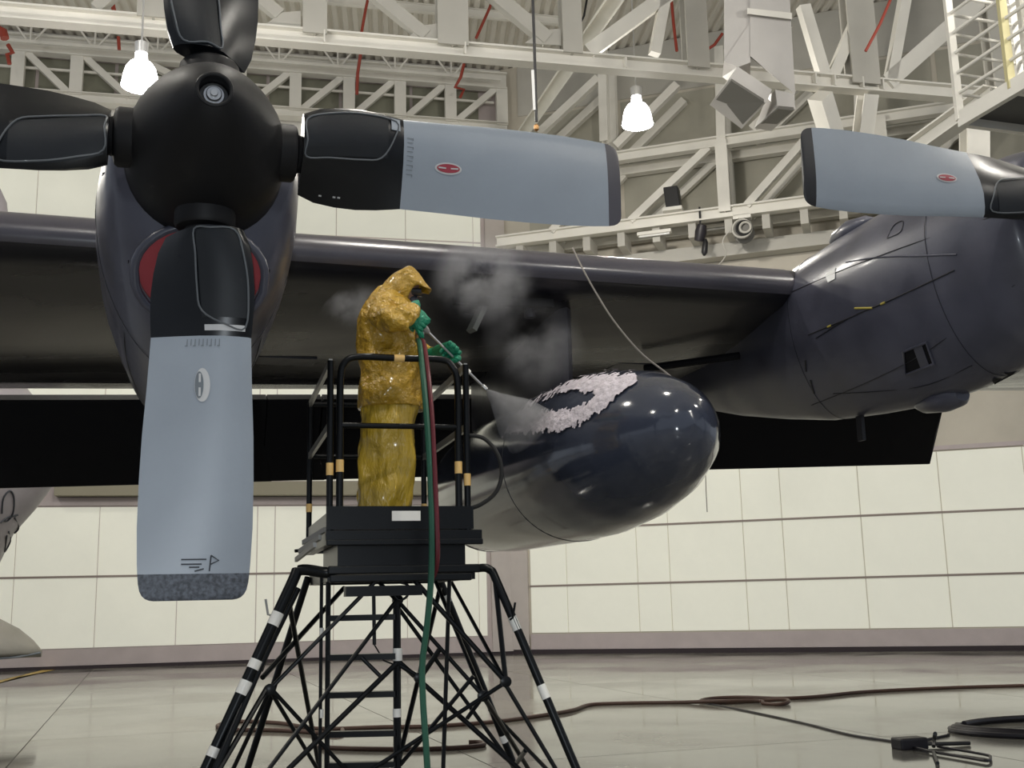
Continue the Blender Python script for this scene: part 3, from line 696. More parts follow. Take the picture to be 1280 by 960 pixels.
for xa, ya, xb, yb in ((1032, 408, 1040, 405), (1070, 389, 1086, 383), (1100, 377, 1106, 374)):
    skin_line([(xa, ya), (xb, yb)], 0.008, 'yellow_mark', 'sealant_spot')
skin_line([(1055, 328), (1100, 322), (1150, 317), (1196, 314)], 0.006, 'nacelle_paint', 'cowl_ridge')
skin_line([(1040, 490), (1100, 490), (1160, 478), (1215, 455)], 0.003, 'panel_line', 'panel_joint')
skin_line([(1108, 298), (1116, 282), (1128, 277), (1126, 288), (1110, 298)], 0.003, 'panel_line', 'hatch_outline')
h = [skin(x, y, 0.006) for x, y in ((1126, 437), (1156, 427), (1168, 456), (1136, 468))]
hn = (h[1] - h[0]).cross(h[3] - h[0]).normalized()
if hn.dot(EYE - h[0]) < 0: hn = -hn
hf = obj('hatch_frame', MB().tube([p + hn * 0.004 for p in h], 0.011, 6, closed=True), 'nacelle_paint', n2)
obj('hatch_opening', MB().prism([p + hn * 0.004 for p in h], hn * -0.006), 'flap_paint', n2)
obj('hatch_duct', MB().prism([lerp(h[0], h[1], .45) + hn * .008, lerp(h[0], h[1], .8) + hn * .008, lerp(h[3], h[2], .85) + hn * .008, lerp(h[3], h[2], .55) + hn * .008], hn * -0.004), 'nacelle_paint', n2)
w_ = [skin(x, y, 0.006) for x, y in ((1032, 341), (1042, 336), (1044, 350), (1035, 354))]
obj('white_sticker', MB().prism(w_, (w_[1] - w_[0]).cross(w_[3] - w_[0]).normalized() * 0.004), 'white', n2)
for y0 in (448, 478):
    skin_line([(1006 + (y0 - 448) * .25, y0), (1008 + (y0 - 448) * .3, y0 + 14)], 0.008, 'black', 'vent_slot')
# oval oil-cooler opening low on the cowl, chin scoop and drain mast
o_ = [skin(1262 + 20 * math.cos(q), 476 + 11 * math.sin(q), 0.006) for q in [2 * PI * i / 14 for i in range(14)]]
obj('vent_opening', MB().add(o_ + [sum(o_, V()) / 14], [(i, (i + 1) % 14, 14) for i in range(14)]), 'flap_paint', n2)
c0 = A(5.21, 1.55, 0.22 - 0.96)
obj('chin_scoop', MB().loft([[c0 + AD * t + UD * (r * math.cos(q)) + UPZ * (0.8 * r * math.sin(q)) for q in [2 * PI * i / 16 for i in range(16)]] for t, r in ((-0.2, 0.06), (-0.15, 0.10), (0.0, 0.12), (0.2, 0.09), (0.3, 0.03))]), 'nacelle_paint', n2, smooth=True)
d0 = nac_pt(5.21, 0.22, 2.5, math.radians(265))
obj('drain_mast', MB().bar(d0, d0 + UPZ * -0.2, 0.03, 0.07, AD), 'panel_line', n2)
b0 = nac_pt(5.21, 0.22, 2.2, math.radians(112))
obj('cowl_blister', MB().lathe([(-0.3, 0.01), (-0.2, 0.06), (0, 0.09), (0.2, 0.06), (0.3, 0.01)], b0, AD, 14), 'nacelle_paint', n2, smooth=True)
# ---- external tank on its pylon
TU, TZ, TR = 2.93, -1.06, 0.60
TPF = [(1.00, 0.004), (1.03, 0.11), (1.12, 0.22), (1.3, 0.335), (1.6, 0.445), (2.0, 0.53), (2.5, 0.585), (3.0, 0.60), (4.6, 0.60), (5.3, 0.57), (6.0, 0.45), (6.6, 0.28), (7.0, 0.12), (7.1, 0.02)]
def tank_r(a): return interp(TPF, a)[0]
tk = obj('external_tank', MB().lathe([(a, r) for a, r in ([(lerp(p[0], q[0], i / 3), interp(TPF, lerp(p[0], q[0], i / 3))[0]) for p, q in zip(TPF, TPF[1:]) for i in range(3)] + [TPF[-1]])], A(TU, 0, TZ), AD, 56), 'paint_tank', ac, smooth='full')
tag(tk, label='glossy dark grey underwing fuel tank with white foam on its top')
for a in (3.0, 5.3):
    obj('tank_seam', MB().tube([A(TU + (tank_r(a) + 0.001) * math.cos(q), a, TZ + (tank_r(a) + 0.001) * math.sin(q)) for q in [2 * PI * i / 48 for i in range(48)]], 0.0025, 5, closed=True), 'panel_line', tk, smooth=True)
py = [(3.12, 0.24), (3.12, -0.50), (5.6, -0.50), (5.9, 0.10)]
def pyl(a, z, s):
    t = 0.0 if a < 3.2 else (0.11 if a < 5.0 else 0.06)
    return A(TU + s * t, a, z)
rings = []
for z in (0.30, -0.1, -0.52):
    rings.append([A(TU + x, a, z) for a, x in ((3.10, 0.0), (3.14, 0.05), (3.35, 0.10), (4.2, 0.12), (5.2, 0.09), (5.9, 0.01), (5.9, -0.01), (5.2, -0.09), (4.2, -0.12), (3.35, -0.10), (3.14, -0.05))])
pl = obj('tank_pylon', MB().loft(rings), 'paint', ac, smooth=True)
# underwing fittings by the pylon
obj('fairing_strip', MB().bar(A(1.95, 2.93, 0.16), A(2.75, 2.93, 0.18), 0.06, 0.06), 'flap_paint', wg)
obj('hinge_arm', MB().bar(A(2.25, 3.02, 0.24), A(2.10, 2.98, -0.06), 0.10, 0.04), 'fitting_grey', wg)
obj('fitting', MB().lathe([(-.06, .045), (.02, .045), (.05, .03)], A(2.6, 3.05, 0.15), UPZ, 12), 'paint', wg, smooth=True)
obj('wing_brace', MB().tube([A(4.10, 4.2, -0.02), A(4.75, 3.6, 0.0)], 0.035, 8), 'flap_paint', wg, smooth=True)

def proj(P):
    d = CM.transposed() @ (P - EYE); return 640 + FPX * d.x / -d.z, 480 - FPX * d.y / -d.z
# ================================================================== pale aircraft parked beyond the wing
pk = empty('parked_aircraft', V((-11, 22, 0)), 'pale grey rounded fuselage end with dark emblem, parked beyond the wing', 'aircraft')
NY = 22.0
nc = at(78, 570, NY); ND = LD
npf = [(t * 1.29, r * 1.29) for t, r in ((0.0, 0.02), (0.05, 0.28), (0.17, 0.52), (0.4, 0.85), (0.73, 1.25), (1.0, 1.85), (1.5, 2.15), (2.4, 2.3), (5.0, 2.4))]
ns = obj('fuselage_end', MB().lathe(npf, nc, ND, 48), 'fuselage_paint', pk, smooth='full')
uf = at(-22, 272, NY)
obj('upper_fairing', MB().lathe([(-.9, .02), (-.75, .3), (-.4, .45), (0, .5), (.35, .45), (.7, .28), (.84, .02)], uf, UPZ, 24), 'fuselage_paint', pk, smooth='full')
obj('fairing_pylon', MB().bar(uf + UPZ * -0.3, nc + LD * 2.2 + UPZ * 1.5, 0.5, 0.2, LN), 'fuselage_paint', pk)
pc0 = at(52, 814, 20.0)
obj('gear_pod', MB().loft([[pc0 + LD * t + UPZ * (zz * math.sin(q) if math.sin(q) > 0 else 0.10 * math.sin(q)) + LN * (w * math.cos(q)) for q in [2 * PI * i / 32 for i in range(32)]] for t, zz, w in ((0, 0.02, 0.05), (0.16, 0.2, 0.32), (0.4, 0.4, 0.5), (0.8, 0.62, 0.65), (1.5, 0.75, 0.7), (4.5, 0.8, 0.7))]), 'pod_paint', pk, smooth=True)
obj('pod_keel', MB().tube([pc0 + UPZ * -0.02 + LN * 0.12, pc0 + LD * 0.3 + UPZ * -0.07 + LN * 0.40, pc0 + LD * 0.7 + UPZ * -0.09 + LN * 0.5, pc0 + LD * 3 + UPZ * -0.1 + LN * 0.55], 0.018, 6), 'mark_grey', pk, smooth=True)
obj('gear_leg', MB().tube([pc0 + LD * 2.2 + UPZ * 0.1, V((pc0.x, pc0.y, 0.3)) + LD * 2.2], 0.09, 10), 'stand_silver', pk, smooth=True)
obj('gear_wheel', MB().lathe([(-.16, .12), (-.16, .36), (-.1, .42), (.1, .42), (.16, .36), (.16, .12)], V((pc0.x, pc0.y, 0.42)) + LD * 2.2, LN, 24), 'rubber', pk, smooth=True)
def nose_at(x, y):            # pixel onto the rounded end
    d = ray(x, y).normalized(); best = None
    for i in range(60):
        t = i / 59 * 2.8; r = interp(npf, t)[0]
        e = ND.orthogonal().normalized(); g = ND.cross(e)
        for j in range(90):
            q = 2 * PI * j / 90; p = nc + ND * t + (e * math.cos(q) + g * math.sin(q)) * (r + 0.012); w = p - EYE
            m = (w - d * w.dot(d)).length
            if best is None or m + 0.03 * w.length < best[0]: best = (m + 0.03 * w.length, p)
    return best[1]
for pts in ([(3, 640), (6, 622), (11, 614), (16, 622), (18, 640), (12, 650), (4, 650)], [(2, 655), (10, 648), (22, 644)], [(20, 648), (24, 660), (19, 668)], [(10, 665), (14, 675), (11, 690), (6, 686), (7, 672)]):
    obj('emblem_stroke', MB().tube(smoothpts([nose_at(x, y) for x, y in pts], 4), 0.018, 5), 'mark', ns)

# ================================================================== MAINTENANCE STAND
SY = math.radians(15); SX_, SY_ = V((math.cos(SY), math.sin(SY), 0)), V((-math.sin(SY), math.cos(SY), 0))
P0 = at(418, 655, 6.75)
def S(x, y, z): return P0 + SX_ * x + SY_ * y + UPZ * z
SW, SL = 0.82, 1.5
st = empty('maintenance_stand', V((P0.x + 0.2, P0.y + 0.9, 0)), 'tall black tubular maintenance stand with railed platform under the wing', 'stand')
AX = (SX_, SY_, UPZ)
obj('deck', MB().box(S(SW / 2, SL / 2, -0.02), (SW + 0.06, SL, 0.03), AX), 'stand_black', st)
tb = obj('toe_board', MB().box(S(SW / 2 - 0.01, -0.02, 0.035), (SW + 0.08, 0.012, 0.14), AX), 'stand_black', st)
obj('reflective_plate', MB().box(S(0.43, -0.030, 0.045), (0.175, 0.006, 0.06), AX), 'tape', tb)
obj('toe_board', MB().box(S(SW / 2, SL, 0.035), (SW + 0.06, 0.012, 0.12), AX), 'stand_black', st)
for x in (-0.03, SW + 0.03): obj('toe_board', MB().box(S(x, SL / 2, 0.02), (0.012, SL, 0.11), AX), 'stand_black' if x > 0 else 'stand_silver', st)
obj('deck_frame', MB().box(S(SW / 2 + 0.01, -0.03, -0.07), (SW + 0.13, 0.05, 0.055), AX), 'stand_black', st)
obj('deck_frame', MB().box(S(SW / 2 + 0.01, -0.06, -0.115), (SW + 0.13, 0.05, 0.035), AX), 'stand_black', st, bevel=0.006)
obj('deck_frame', MB().box(S(SW / 2, SL, -0.07), (SW + 0.1, 0.05, 0.08), AX), 'stand_black', st)
for x in (-0.02, SW + 0.02): obj('deck_frame', MB().box(S(x, SL / 2, -0.08), (0.05, SL, 0.08), AX), 'stand_black', st)
for k in range(3):
    obj('side_slat', MB().bar(S(-0.05 - 0.03 * k, 0.05, -0.03 - 0.045 * k), S(-0.14 - 0.015 * k, 0.55 + .1 * k, -0.08 - 0.05 * k), 0.02, 0.03), 'stand_silver', st)
obj('lift_housing', MB().box(S(SW / 2, 0.45, -0.2), (SW - 0.04, 0.9, 0.17), AX), 'stand_black', st)
obj('base_frame', MB().box(S(SW / 2 + 0.01, -0.02, -0.275), (SW + 0.10, 0.06, 0.05), AX), 'stand_black', st, bevel=0.008)
obj('base_frame', MB().box(S(SW / 2 - 0.01, -0.02, -0.325), (SW + 0.04, 0.06, 0.045), AX), 'stand_black', st, bevel=0.008)
obj('base_frame', MB().box(S(SW / 2, SL - 0.2, -0.3), (SW + 0.06, 0.06, 0.08), AX), 'stand_black', st, bevel=0.008)
for x in (-0.01, SW + 0.01): obj('base_frame', MB().box(S(x, SL / 2 - .1, -0.3), (0.06, SL - .2, 0.08), AX), 'stand_black', st)
obj('underplate', MB().box(S(0.30, 0.05, -0.40), (0.46, 0.12, 0.06), AX), 'stand_black', st)
def rail(pts, r=0.022, m='stand_black', nm='rail', k=5): return obj(nm, MB().tube(smoothpts(pts, k), r, 10), m, st, smooth=True)
def tube(pts, r=0.02, m='stand_black', nm='brace'): return obj(nm, MB().tube(pts, r, 8), m, st, smooth=True)
RH = 1.03
rail([S(.03, 0, 0), S(.03, 0, .5), S(.03, 0, RH - .16), S(.05, 0, RH - .05), S(.13, 0, RH), S(.4, 0, RH), S(.66, 0, RH), S(.73, 0, RH - .04), S(.765, 0, RH - .15), S(.765, 0, .5), S(.765, 0, 0)])
rail([S(.03, 0, .60), S(.4, 0, .60), S(.765, 0, .60)], 0.018)
for x in (-0.03, SW): rail([S(x, 0.0, -.05), S(x, 0.0, .5), S(x, 0.0, RH - .03)], 0.02, nm='post')
for x in (-0.03, SW):
    rail([S(x, SL, -.1), S(x, SL, .5), S(x, SL, RH - .03)], 0.02, nm='post')
    for z in (RH - .04, 0.60):
        obj('side_rail', MB().bar(S(x, 0, z), S(x, SL, z), 0.022, 0.045), 'stand_silver', st)
tube([S(-.03, SL, RH - .04), S(SW, SL, RH - .04)], 0.02, nm='rail'); tube([S(-.03, SL, 0.6), S(SW, SL, 0.6)], 0.018, nm='rail')
def tape(p, d, r, l, m='tape'):
    d = V(d).normalized(); return obj('reflective_tape', MB().lathe([(-l / 2, r), (l / 2, r)], p, d, 10), m, st, smooth=True)
tape(S(.395, 0, RH), SX_, 0.0235, 0.065, 'tape_amber')
for x, z in ((.03, .35), (.765, .345)): tape(S(x, 0, z), UPZ, 0.0245, 0.075, 'tape_amber')
for x, z in ((-.03, .33), (SW, .27)): tape(S(x, 0, z), UPZ, 0.0225, 0.075, 'tape_amber')
for x in (-.03, SW): tape(S(x, SL, .22), UPZ, 0.0225, 0.06, 'tape_amber')
tube([S(-.03, SL, -.08), S(-.13, SL - .02, -.09)], 0.012, nm='latch_bar')
# legs: bent at the top, splayed to casters on the floor
def foot(xa, ya, xb, yb, Yt, ):     # the leg's line carried on until it meets the floor at depth Yt
    lo_, hi_ = yb, 1400.0
    for _ in range(40):
        y = (lo_ + hi_) / 2
        if ground(xa + (xb - xa) * (y - ya) / (yb - ya), y).y > Yt: lo_ = y
        else: hi_ = y
    y = (lo_ + hi_) / 2; return ground(xa + (xb - xa) * (y - ya) / (yb - ya), y)
def caster(p):
    c = obj('caster_wheel', MB().lathe([(-.03, .03), (-.03, .09), (-.02, .10), (.02, .10), (.03, .09), (.03, .03)], V((p.x, p.y, 0.10)), SX_, 20), 'rubber', st, smooth=True)
    obj('caster_fork', MB().bar(V((p.x, p.y, 0.1)), V((p.x, p.y, 0.24)), 0.09, 0.05, SY_), 'stand_silver', c)
def leg(top, xa, ya, Ya, xb, yb, Yt, r, extra=None):
    f = foot(xa, ya, xb, yb, Yt); a = at(xa, ya, Ya)
    d = (f - a); e = f - d * (0.22 / max(0.1, -d.z))
    rail(top + [a, lerp(a, e, .5), e], r, nm='leg', k=6); caster(e)
    return a, e
fl_ = leg([S(-.0, .02, -.29), S(-.06, .02, -.285), at(374, 713, 6.78)], 363, 733, 6.75, 265, 945, 6.35, 0.034)
fr_ = leg([S(SW, .02, -.275), S(SW + .05, .02, -.275), at(612, 712, 6.98)], 625, 736, 6.95, 720, 960, 6.75, 0.026)
rr_ = leg([], 548, 720, 8.1, 643, 957, 8.6, 0.026)
rl_ = leg([], 385, 722, 7.9, 335, 880, 8.5, 0.024)
rail([at(372, 735, 6.83), at(330, 822, 6.72), at(283, 930, 6.5), at(262, 980, 6.42)], 0.022, nm='leg')
def on_leg(le, t): return lerp(le[0], le[1], t), le[1] - le[0]
def tape_leg(le, y, r, l):
    best = min(((abs(proj(lerp(le[0], le[1], i / 200))[1] - y), i / 200) for i in range(201)))
    tape(lerp(le[0], le[1], best[1]), le[1] - le[0], r, l)
for y in (774, 859): tape_leg(fl_, y, 0.036, 0.08)
for y in (831, 940): tape_leg(fl_, y, 0.0362, 0.055)
for y in (780, 864): tape_leg(fr_, y, 0.028, 0.085)
for y in (747, 923): tape_leg(rr_, y, 0.0275, 0.055)
# ladder under the platform
def down(p): return V((p.x, p.y, 0.0))
LY = 7.05
for x, r in ((402, .011), (410.5, .016), (496, .024)):
    a = at(x, 720 if x < 490 else 745, LY); obj('stringer', MB().tube([a, down(a) + UPZ * .12], r, 8), 'stand_black', st, smooth=True)
la, lb = at(410.5, 773, LY), at(495, 773, LY)
for y, w in ((773, .09), (822, .09), (869, .075), (918, .06), (957, .06), (1000, .06)):
    a = at(410.5, y, LY); b = at(495, y - 0.5, LY); b.z = a.z
    obj('step', MB().bar(a, b, w, 0.035), 'stand_black', st)
tape(at(497, 818, LY), UPZ, 0.029, 0.075)
for x, y, r in ((402, 790, .0135), (402, 892, .012), (496, 891, .0255)): tape(at(x, y, LY - .004), UPZ, r, 0.05)
rail([at(500, 728, LY - .05), at(510, 732, LY - .05), at(509, 745, LY - .05), at(499, 750, LY - .05), at(492, 742, LY - .05)], 0.008, nm='cable_loop')
# cross braces: (x, y, depth) at both ends
BR = [(430, 735, 7.9, 328, 847, 6.75), (475, 721, 6.9, 337, 862, 6.75), (496, 750, 7.0, 337, 960, 6.6), (496, 829, 7.0, 362, 960, 6.7), (337, 862, 6.75, 396, 960, 7.4), (340, 862, 6.75, 432, 962, 7.0),
      (334, 859, 6.75, 275, 960, 6.45), (337, 864, 6.75, 292, 960, 7.0), (360, 746, 6.78, 326, 839, 6.72), (360, 746, 6.78, 399, 960, 8.3), (452, 822, 7.0, 475, 845, 7.0), (475, 729, 6.95, 497, 752, 7.05),
      (514, 721, 6.9, 630, 850, 6.95), (498, 752, 7.05, 604, 870, 7.0), (498, 760, 7.1, 637, 952, 7.3), (550, 735, 8.0, 497, 957, 7.1), (562, 718, 7.0, 554, 960, 7.0), (564, 727, 7.9, 632, 853, 6.95),
      (619, 725, 6.96, 632, 850, 6.95), (632, 853, 6.95, 480, 952, 7.0), (592, 845, 6.98, 497, 960, 7.05), (498, 827, 7.05, 638, 952, 7.2), (612, 887, 7.9, 682, 960, 7.4), (632, 856, 6.95, 694, 960, 6.85),
      (550, 811, 7.02, 525, 848, 7.05), (604, 870, 7.0, 584, 898, 7.05), (500, 832, 7.04, 524, 846, 7.04), (657, 938, 7.6, 645, 955, 8.2), (370, 728, 7.8, 343, 800, 8.0), (540, 716, 7.6, 604, 870, 7.0), (660, 960, 8.3, 604, 870, 7.0)]
for k, (xa, ya, Ya, xb, yb, Yb) in enumerate(BR):
    a, b = at(xa, ya, Ya), at(xb, yb, Yb)
    if yb >= 950:
        d = b - a; b = b + d * min(0.35, (b.z - 0.25) / max(0.05, -d.z)) if d.z < 0 else b
    tube([a, b], 0.013 if k % 3 else 0.016)
for x, y, Y in ((337, 862, 6.75), (632, 852, 6.95), (604, 870, 7.0), (497, 750, 7.05), (524, 847, 7.04)):
    p = at(x, y, Y); obj('joint_plate', MB().lathe([(-.02, .02), (-.015, .034), (.015, .034), (.02, .02)], p, SY_, 12), 'stand_black', st, smooth=True)
rail([at(467, 735, 7.3), at(467.5, 770, 7.3), at(468, 806, 7.3)], 0.012, nm='lift_rod'); tube([at(468, 806, 7.3), at(480, 826, 7.2), at(496, 832, 7.1)], 0.005, nm='chain')
for x, y, Y, s in ((345, 771, 6.7, -1), (637, 775, 6.9, 1)):
    a = at(x, y, Y); b = at(x + s * -2 - (12 if s < 0 else -6), y - 3, Y); c_ = at(x - (13 if s < 0 else -7), y - 22, Y)
    tube([a, b, c_], 0.007, 'stand_silver' if s < 0 else 'stand_black', nm='tie_hook')
# black hose loop on the right of the platform
lh = obj('hose_loop', MB().tube(smoothpts([at(581, 544, 7.0), at(605, 548, 6.98), at(622, 568, 6.97), at(627, 592, 6.97), at(620, 615, 6.97), at(602, 630, 6.98), at(583, 637, 7.0)], 6), 0.013, 8), 'rubber', smooth=True)
tag(lh, 'black rubber hose looped beside the platform railing', 'hose')

# ================================================================== PERSON in a yellow rain suit
PY = 7.27; PXM = 0.0053
pe = empty('person', V((at(485, 655, PY).x, PY, P0.z)), 'person in yellow hooded rain suit and green gloves spraying from the platform', 'person')
def wr(p, s, f=6.0): return noise.noise(V(p) * f) * s
def body_loft(tab, n=36, wob=0.012, f=7.0, fold=0.0):
    rings = []
    for y, xl, xr, ry, dy in tab:
        c = at((xl + xr) / 2, y, PY + dy); rx = (xr - xl) / 2 * PXM
        ring = []
        for k in range(n):
            q = 2 * PI * k / n
            cq, sq = math.cos(q), math.sin(q)
            x = rx * (abs(cq) ** 0.85) * (1 if cq > 0 else -1); yy = ry * (abs(sq) ** 0.9) * (1 if sq > 0 else -1)
            p = c + V((x, yy, 0)); g = 1 + fold * math.sin(5 * q + c.z * 9)
            p = c + V((x * g, yy * g, 0))
            rg = (1 - 2 * abs(noise.noise(V((p.x * 9, p.y * 9, p.z * 5 + p.x * 4))))) * 0.5 * wob
            ring.append(p + V((cq, sq, 0)) * (wr(p, wob, f) + rg))
        rings.append(ring)
    return rings
def dense(tab, k=4):
    out = []
    for p, q in zip(tab, tab[1:]):
        for i in range(k): out.append(tuple(lerp(a, b, i / k) for a, b in zip(p, q)))
    return out + [tab[-1]]
jk = [(512, 451, 527, .225, 0), (504, 450, 529, .235, 0), (490, 450, 528, .235, 0), (470, 451, 524, .225, 0), (445, 450, 521, .22, 0), (420, 449.5, 520, .225, 0), (402, 451, 520, .235, 0), (390, 454, 517, .235, 0), (380, 459, 513, .215, 0), (372, 465, 509, .17, 0), (366, 471, 507, .12, 0), (360, 477, 507, .09, 0)]
jo = obj('rain_jacket', MB().loft(body_loft(dense(jk, 7), 72, 0.032, 6.0)), 'rainsuit', pe, smooth='full'); tag(jo, label='crinkled yellow rain jacket')
# trousers: two legs
def leg_tab(s):
    return [(508, 455, 520, .12, s * .09), (530, 454, 518, .115, s * .10), (560, 452, 516, .105, s * .11), (590, 451.5, 515, .10, s * .115), (620, 451, 512, .10, s * .12), (645, 450, 510, .10, s * .12), (651, 451, 509, .095, s * .12)]
tr_ = MB()
for s in (-1, 1):
    tr_.loft(body_loft(dense(leg_tab(s), 8), 56, 0.03, 5.0, 0.02))
obj('rain_trousers', tr_, 'trousers', pe, smooth='full')
for s in (-1, 1):
    c = at(484, 655, PY + s * .12); c.z = P0.z
    obj('boot', MB().loft([[c + V((ox + rx * math.cos(q), ry * math.sin(q), z)) for q in [2 * PI * i / 20 for i in range(20)]] for z, ox, rx, ry in ((0.0, .04, .15, .055), (0.03, .04, .155, .06), (0.07, .03, .14, .055), (.11, -.01, .09, .055), (.2, -.03, .07, .06))]), 'rubber', pe, smooth=True)
# hood: a peaked shell from the nape over the crown to the brim, open towards the face
HT = smoothpts([V((x, y, 0)) for x, y in ((466, 381), (472, 370), (482, 356), (495, 343), (509, 333.5), (519, 339), (529, 350.5), (537, 363))], 4)
HB = smoothpts([V((x, y, 0)) for x, y in ((466, 388), (478, 391), (490, 390), (500, 388), (507, 383), (512, 376), (519, 369), (531, 365))], 4)
HWD = [(0, .10, -90), (.15, .125, -90), (.3, .135, -90), (.45, .138, -90), (.58, .132, -80), (.72, .118, -40), (.86, .10, -8), (1.0, .075, 6)]
def hood_sheet(shrink):
    rows = []; n = len(HT)
    for i in range(n):
        s = i / (n - 1); w, q0 = interp(HWD, s)
        T_, B_ = at(HT[i].x, HT[i].y, PY), at(HB[i].x, HB[i].y, PY); c = (T_ + B_) / 2; up = (T_ - B_) / 2
        row = []
        for k in range(33):
            q = math.radians(lerp(q0, 180 - q0, k / 32)); sq = math.sin(q)
            p = c + up * (sq * shrink) + V((0, w * shrink * math.cos(q) * (1 - .22 * max(0, sq) ** 3), 0))
            row.append(p + (p - c).normalized() * wr(p, 0.016, 12))
        rows.append(row)
    return rows
hm = MB().sheet(hood_sheet(1.0))
ho = obj('hood', hm, 'rainsuit', pe, smooth='full'); ho.modifiers.new('solid', 'SOLIDIFY').thickness = -0.008
# body: one skinned figure from pelvis to head, hands and feet
SHr, ELr, WRr = at(474, 392, PY - .15), at(490, 400, PY - .42), at(519, 389, PY - .24)
SHl, ELl, WRl = at(482, 392, PY + .20), at(503, 438, PY + .34), at(541, 442, PY + .08)
J = {'pel': at(484, 512, PY), 'sp1': at(483, 470, PY), 'sp2': at(484, 425, PY), 'chest': at(486, 395, PY), 'neck': at(499, 376, PY), 'head0': at(507, 368, PY), 'head1': at(511, 355, PY), 'head2': at(509, 345, PY),
     'shr': SHr, 'elr': ELr, 'wrr': WRr, 'shl': SHl, 'ell': ELl, 'wrl': WRl,
     'hpr': at(486, 520, PY - .1), 'knr': at(487, 580, PY - .11), 'anr': at(482, 640, PY - .12), 'hpl': at(486, 520, PY + .1), 'knl': at(485, 580, PY + .11), 'anl': at(480, 640, PY + .12)}
RR_ = dict(pel=.14, sp1=.13, sp2=.15, chest=.15, neck=.055, head0=.075, head1=.09, head2=.075, shr=.065, elr=.045, wrr=.03, shl=.065, ell=.045, wrl=.03, hpr=.085, knr=.06, anr=.04, hpl=.085, knl=.06, anl=.04)
names = list(J); idx = {n_: i for i, n_ in enumerate(names)}
ed = [('pel', 'sp1'), ('sp1', 'sp2'), ('sp2', 'chest'), ('chest', 'neck'), ('neck', 'head0'), ('head0', 'head1'), ('head1', 'head2'), ('chest', 'shr'), ('shr', 'elr'), ('elr', 'wrr'), ('chest', 'shl'), ('shl', 'ell'), ('ell', 'wrl'), ('pel', 'hpr'), ('hpr', 'knr'), ('knr', 'anr'), ('pel', 'hpl'), ('hpl', 'knl'), ('knl', 'anl')]
me = bpy.data.meshes.new('body'); me.from_pydata([tuple(J[n_] - ORG[pe.name]) for n_ in names], [(idx[a], idx[b]) for a, b in ed], [])
bo = bpy.data.objects.new('body', me); col.objects.link(bo); bo.parent = pe; me.materials.append(MATS['skin']); ORG['body'] = ORG[pe.name]
sk = bo.modifiers.new('skin', 'SKIN'); sv = me.skin_vertices[0].data
for n_ in names:
    v = sv[idx[n_]]; v.radius = (RR_[n_], RR_[n_]); v.use_root = n_ == 'pel'
bo.modifiers.new('sub', 'SUBSURF').render_levels = 2
# face details under the brim
fc = at(511, 362, PY)
obj('nose', MB().lathe([(0, .006), (.015, .014), (.035, .012), (.045, .004)], at(521, 371, PY), (.75, 0, .65), 10), 'skin', pe, smooth=True)
gl = obj('goggles', MB().loft([[at(519, 366, PY) + V((t, w * math.cos(q), .028 * math.sin(q))) for q in [2 * PI * i / 20 for i in range(20)]] for t, w in ((-.02, .075), (.02, .07), (.045, .055))]), 'visor', pe, smooth=True)
obj('respirator', MB().lathe([(-.03, .03), (.0, .038), (.03, .03), (.04, .015)], at(515, 375, PY), (.9, 0, -.25), 16), 'visor', pe, smooth=True)
# sleeves
def sleeve(pts, rs, nm='sleeve'):
    P = smoothpts(pts, 10); n = len(P); R = [interp([(i / (len(rs) - 1), r) for i, r in enumerate(rs)], j / (n - 1))[0] for j in range(n)]
    mb = MB().tube(P, R, 36)
    mb.v = [p + V((wr(p, .034, 15), wr(p + V((5, 0, 0)), .034, 15), wr(p + V((0, 5, 0)), .034, 15))) for p in mb.v]
    return obj(nm, mb, 'rainsuit', pe, smooth='full')
sleeve([lerp(SHr, J['chest'], .35), SHr, ELr, lerp(ELr, WRr, .6), WRr], (.07, .088, .078, .068, .06))
sleeve([lerp(SHl, J['chest'], .35), SHl, ELl, lerp(ELl, WRl, .6), lerp(ELl, WRl, .96)], (.10, .10, .085, .06, .045))
# gun and lance first (the gloves close on it)
G0, G1 = at(524, 404, PY - .20), at(609, 488, PY - .05)
GD = (G1 - G0).normalized()
def on_g(t): return G0 + GD * t
LT = (G1 - G0).length
gn = empty('spray_lance', V(G0), 'long thin spray lance with pale trigger gun held over the railing', 'spray lance')
obj('lance_tube', MB().tube([on_g(-.02), on_g(LT)], 0.0085, 8), 'silver', gn, smooth=True)
obj('nozzle', MB().lathe([(-.05, .010), (-.045, .016), (-.01, .016), (0.0, .007)], G1, GD, 12), 'silver', gn, smooth=True)
obj('coupling', MB().lathe([(-.015, .010), (-.01, .017), (.01, .017), (.015, .010)], on_g(LT * .72), GD, 12), 'tape', gn, smooth=True)
gh = at(522, 412, PY - .22)
obj('gun_body', MB().lathe([(-.05, .012), (-.04, .024), (.06, .024), (.09, .012)], G0, GD, 14), 'gun', gn, smooth=True)
obj('grip', MB().tube(smoothpts([G0, lerp(G0, gh, .6), gh + UPZ * -.035], 4), 0.017, 10), 'gun', gn, smooth=True)
obj('trigger', MB().tube(smoothpts([G0 + GD * .04, G0 + GD * .035 + UPZ * -.05, gh + V((.03, 0, -.02))], 4), 0.007, 8), 'decal_light', gn, smooth=True)
obj('swivel', MB().lathe([(-.03, .012), (-.02, .018), (.02, .018), (.03, .012)], gh + UPZ * -.05, UPZ, 12), 'brass', gn, smooth=True)
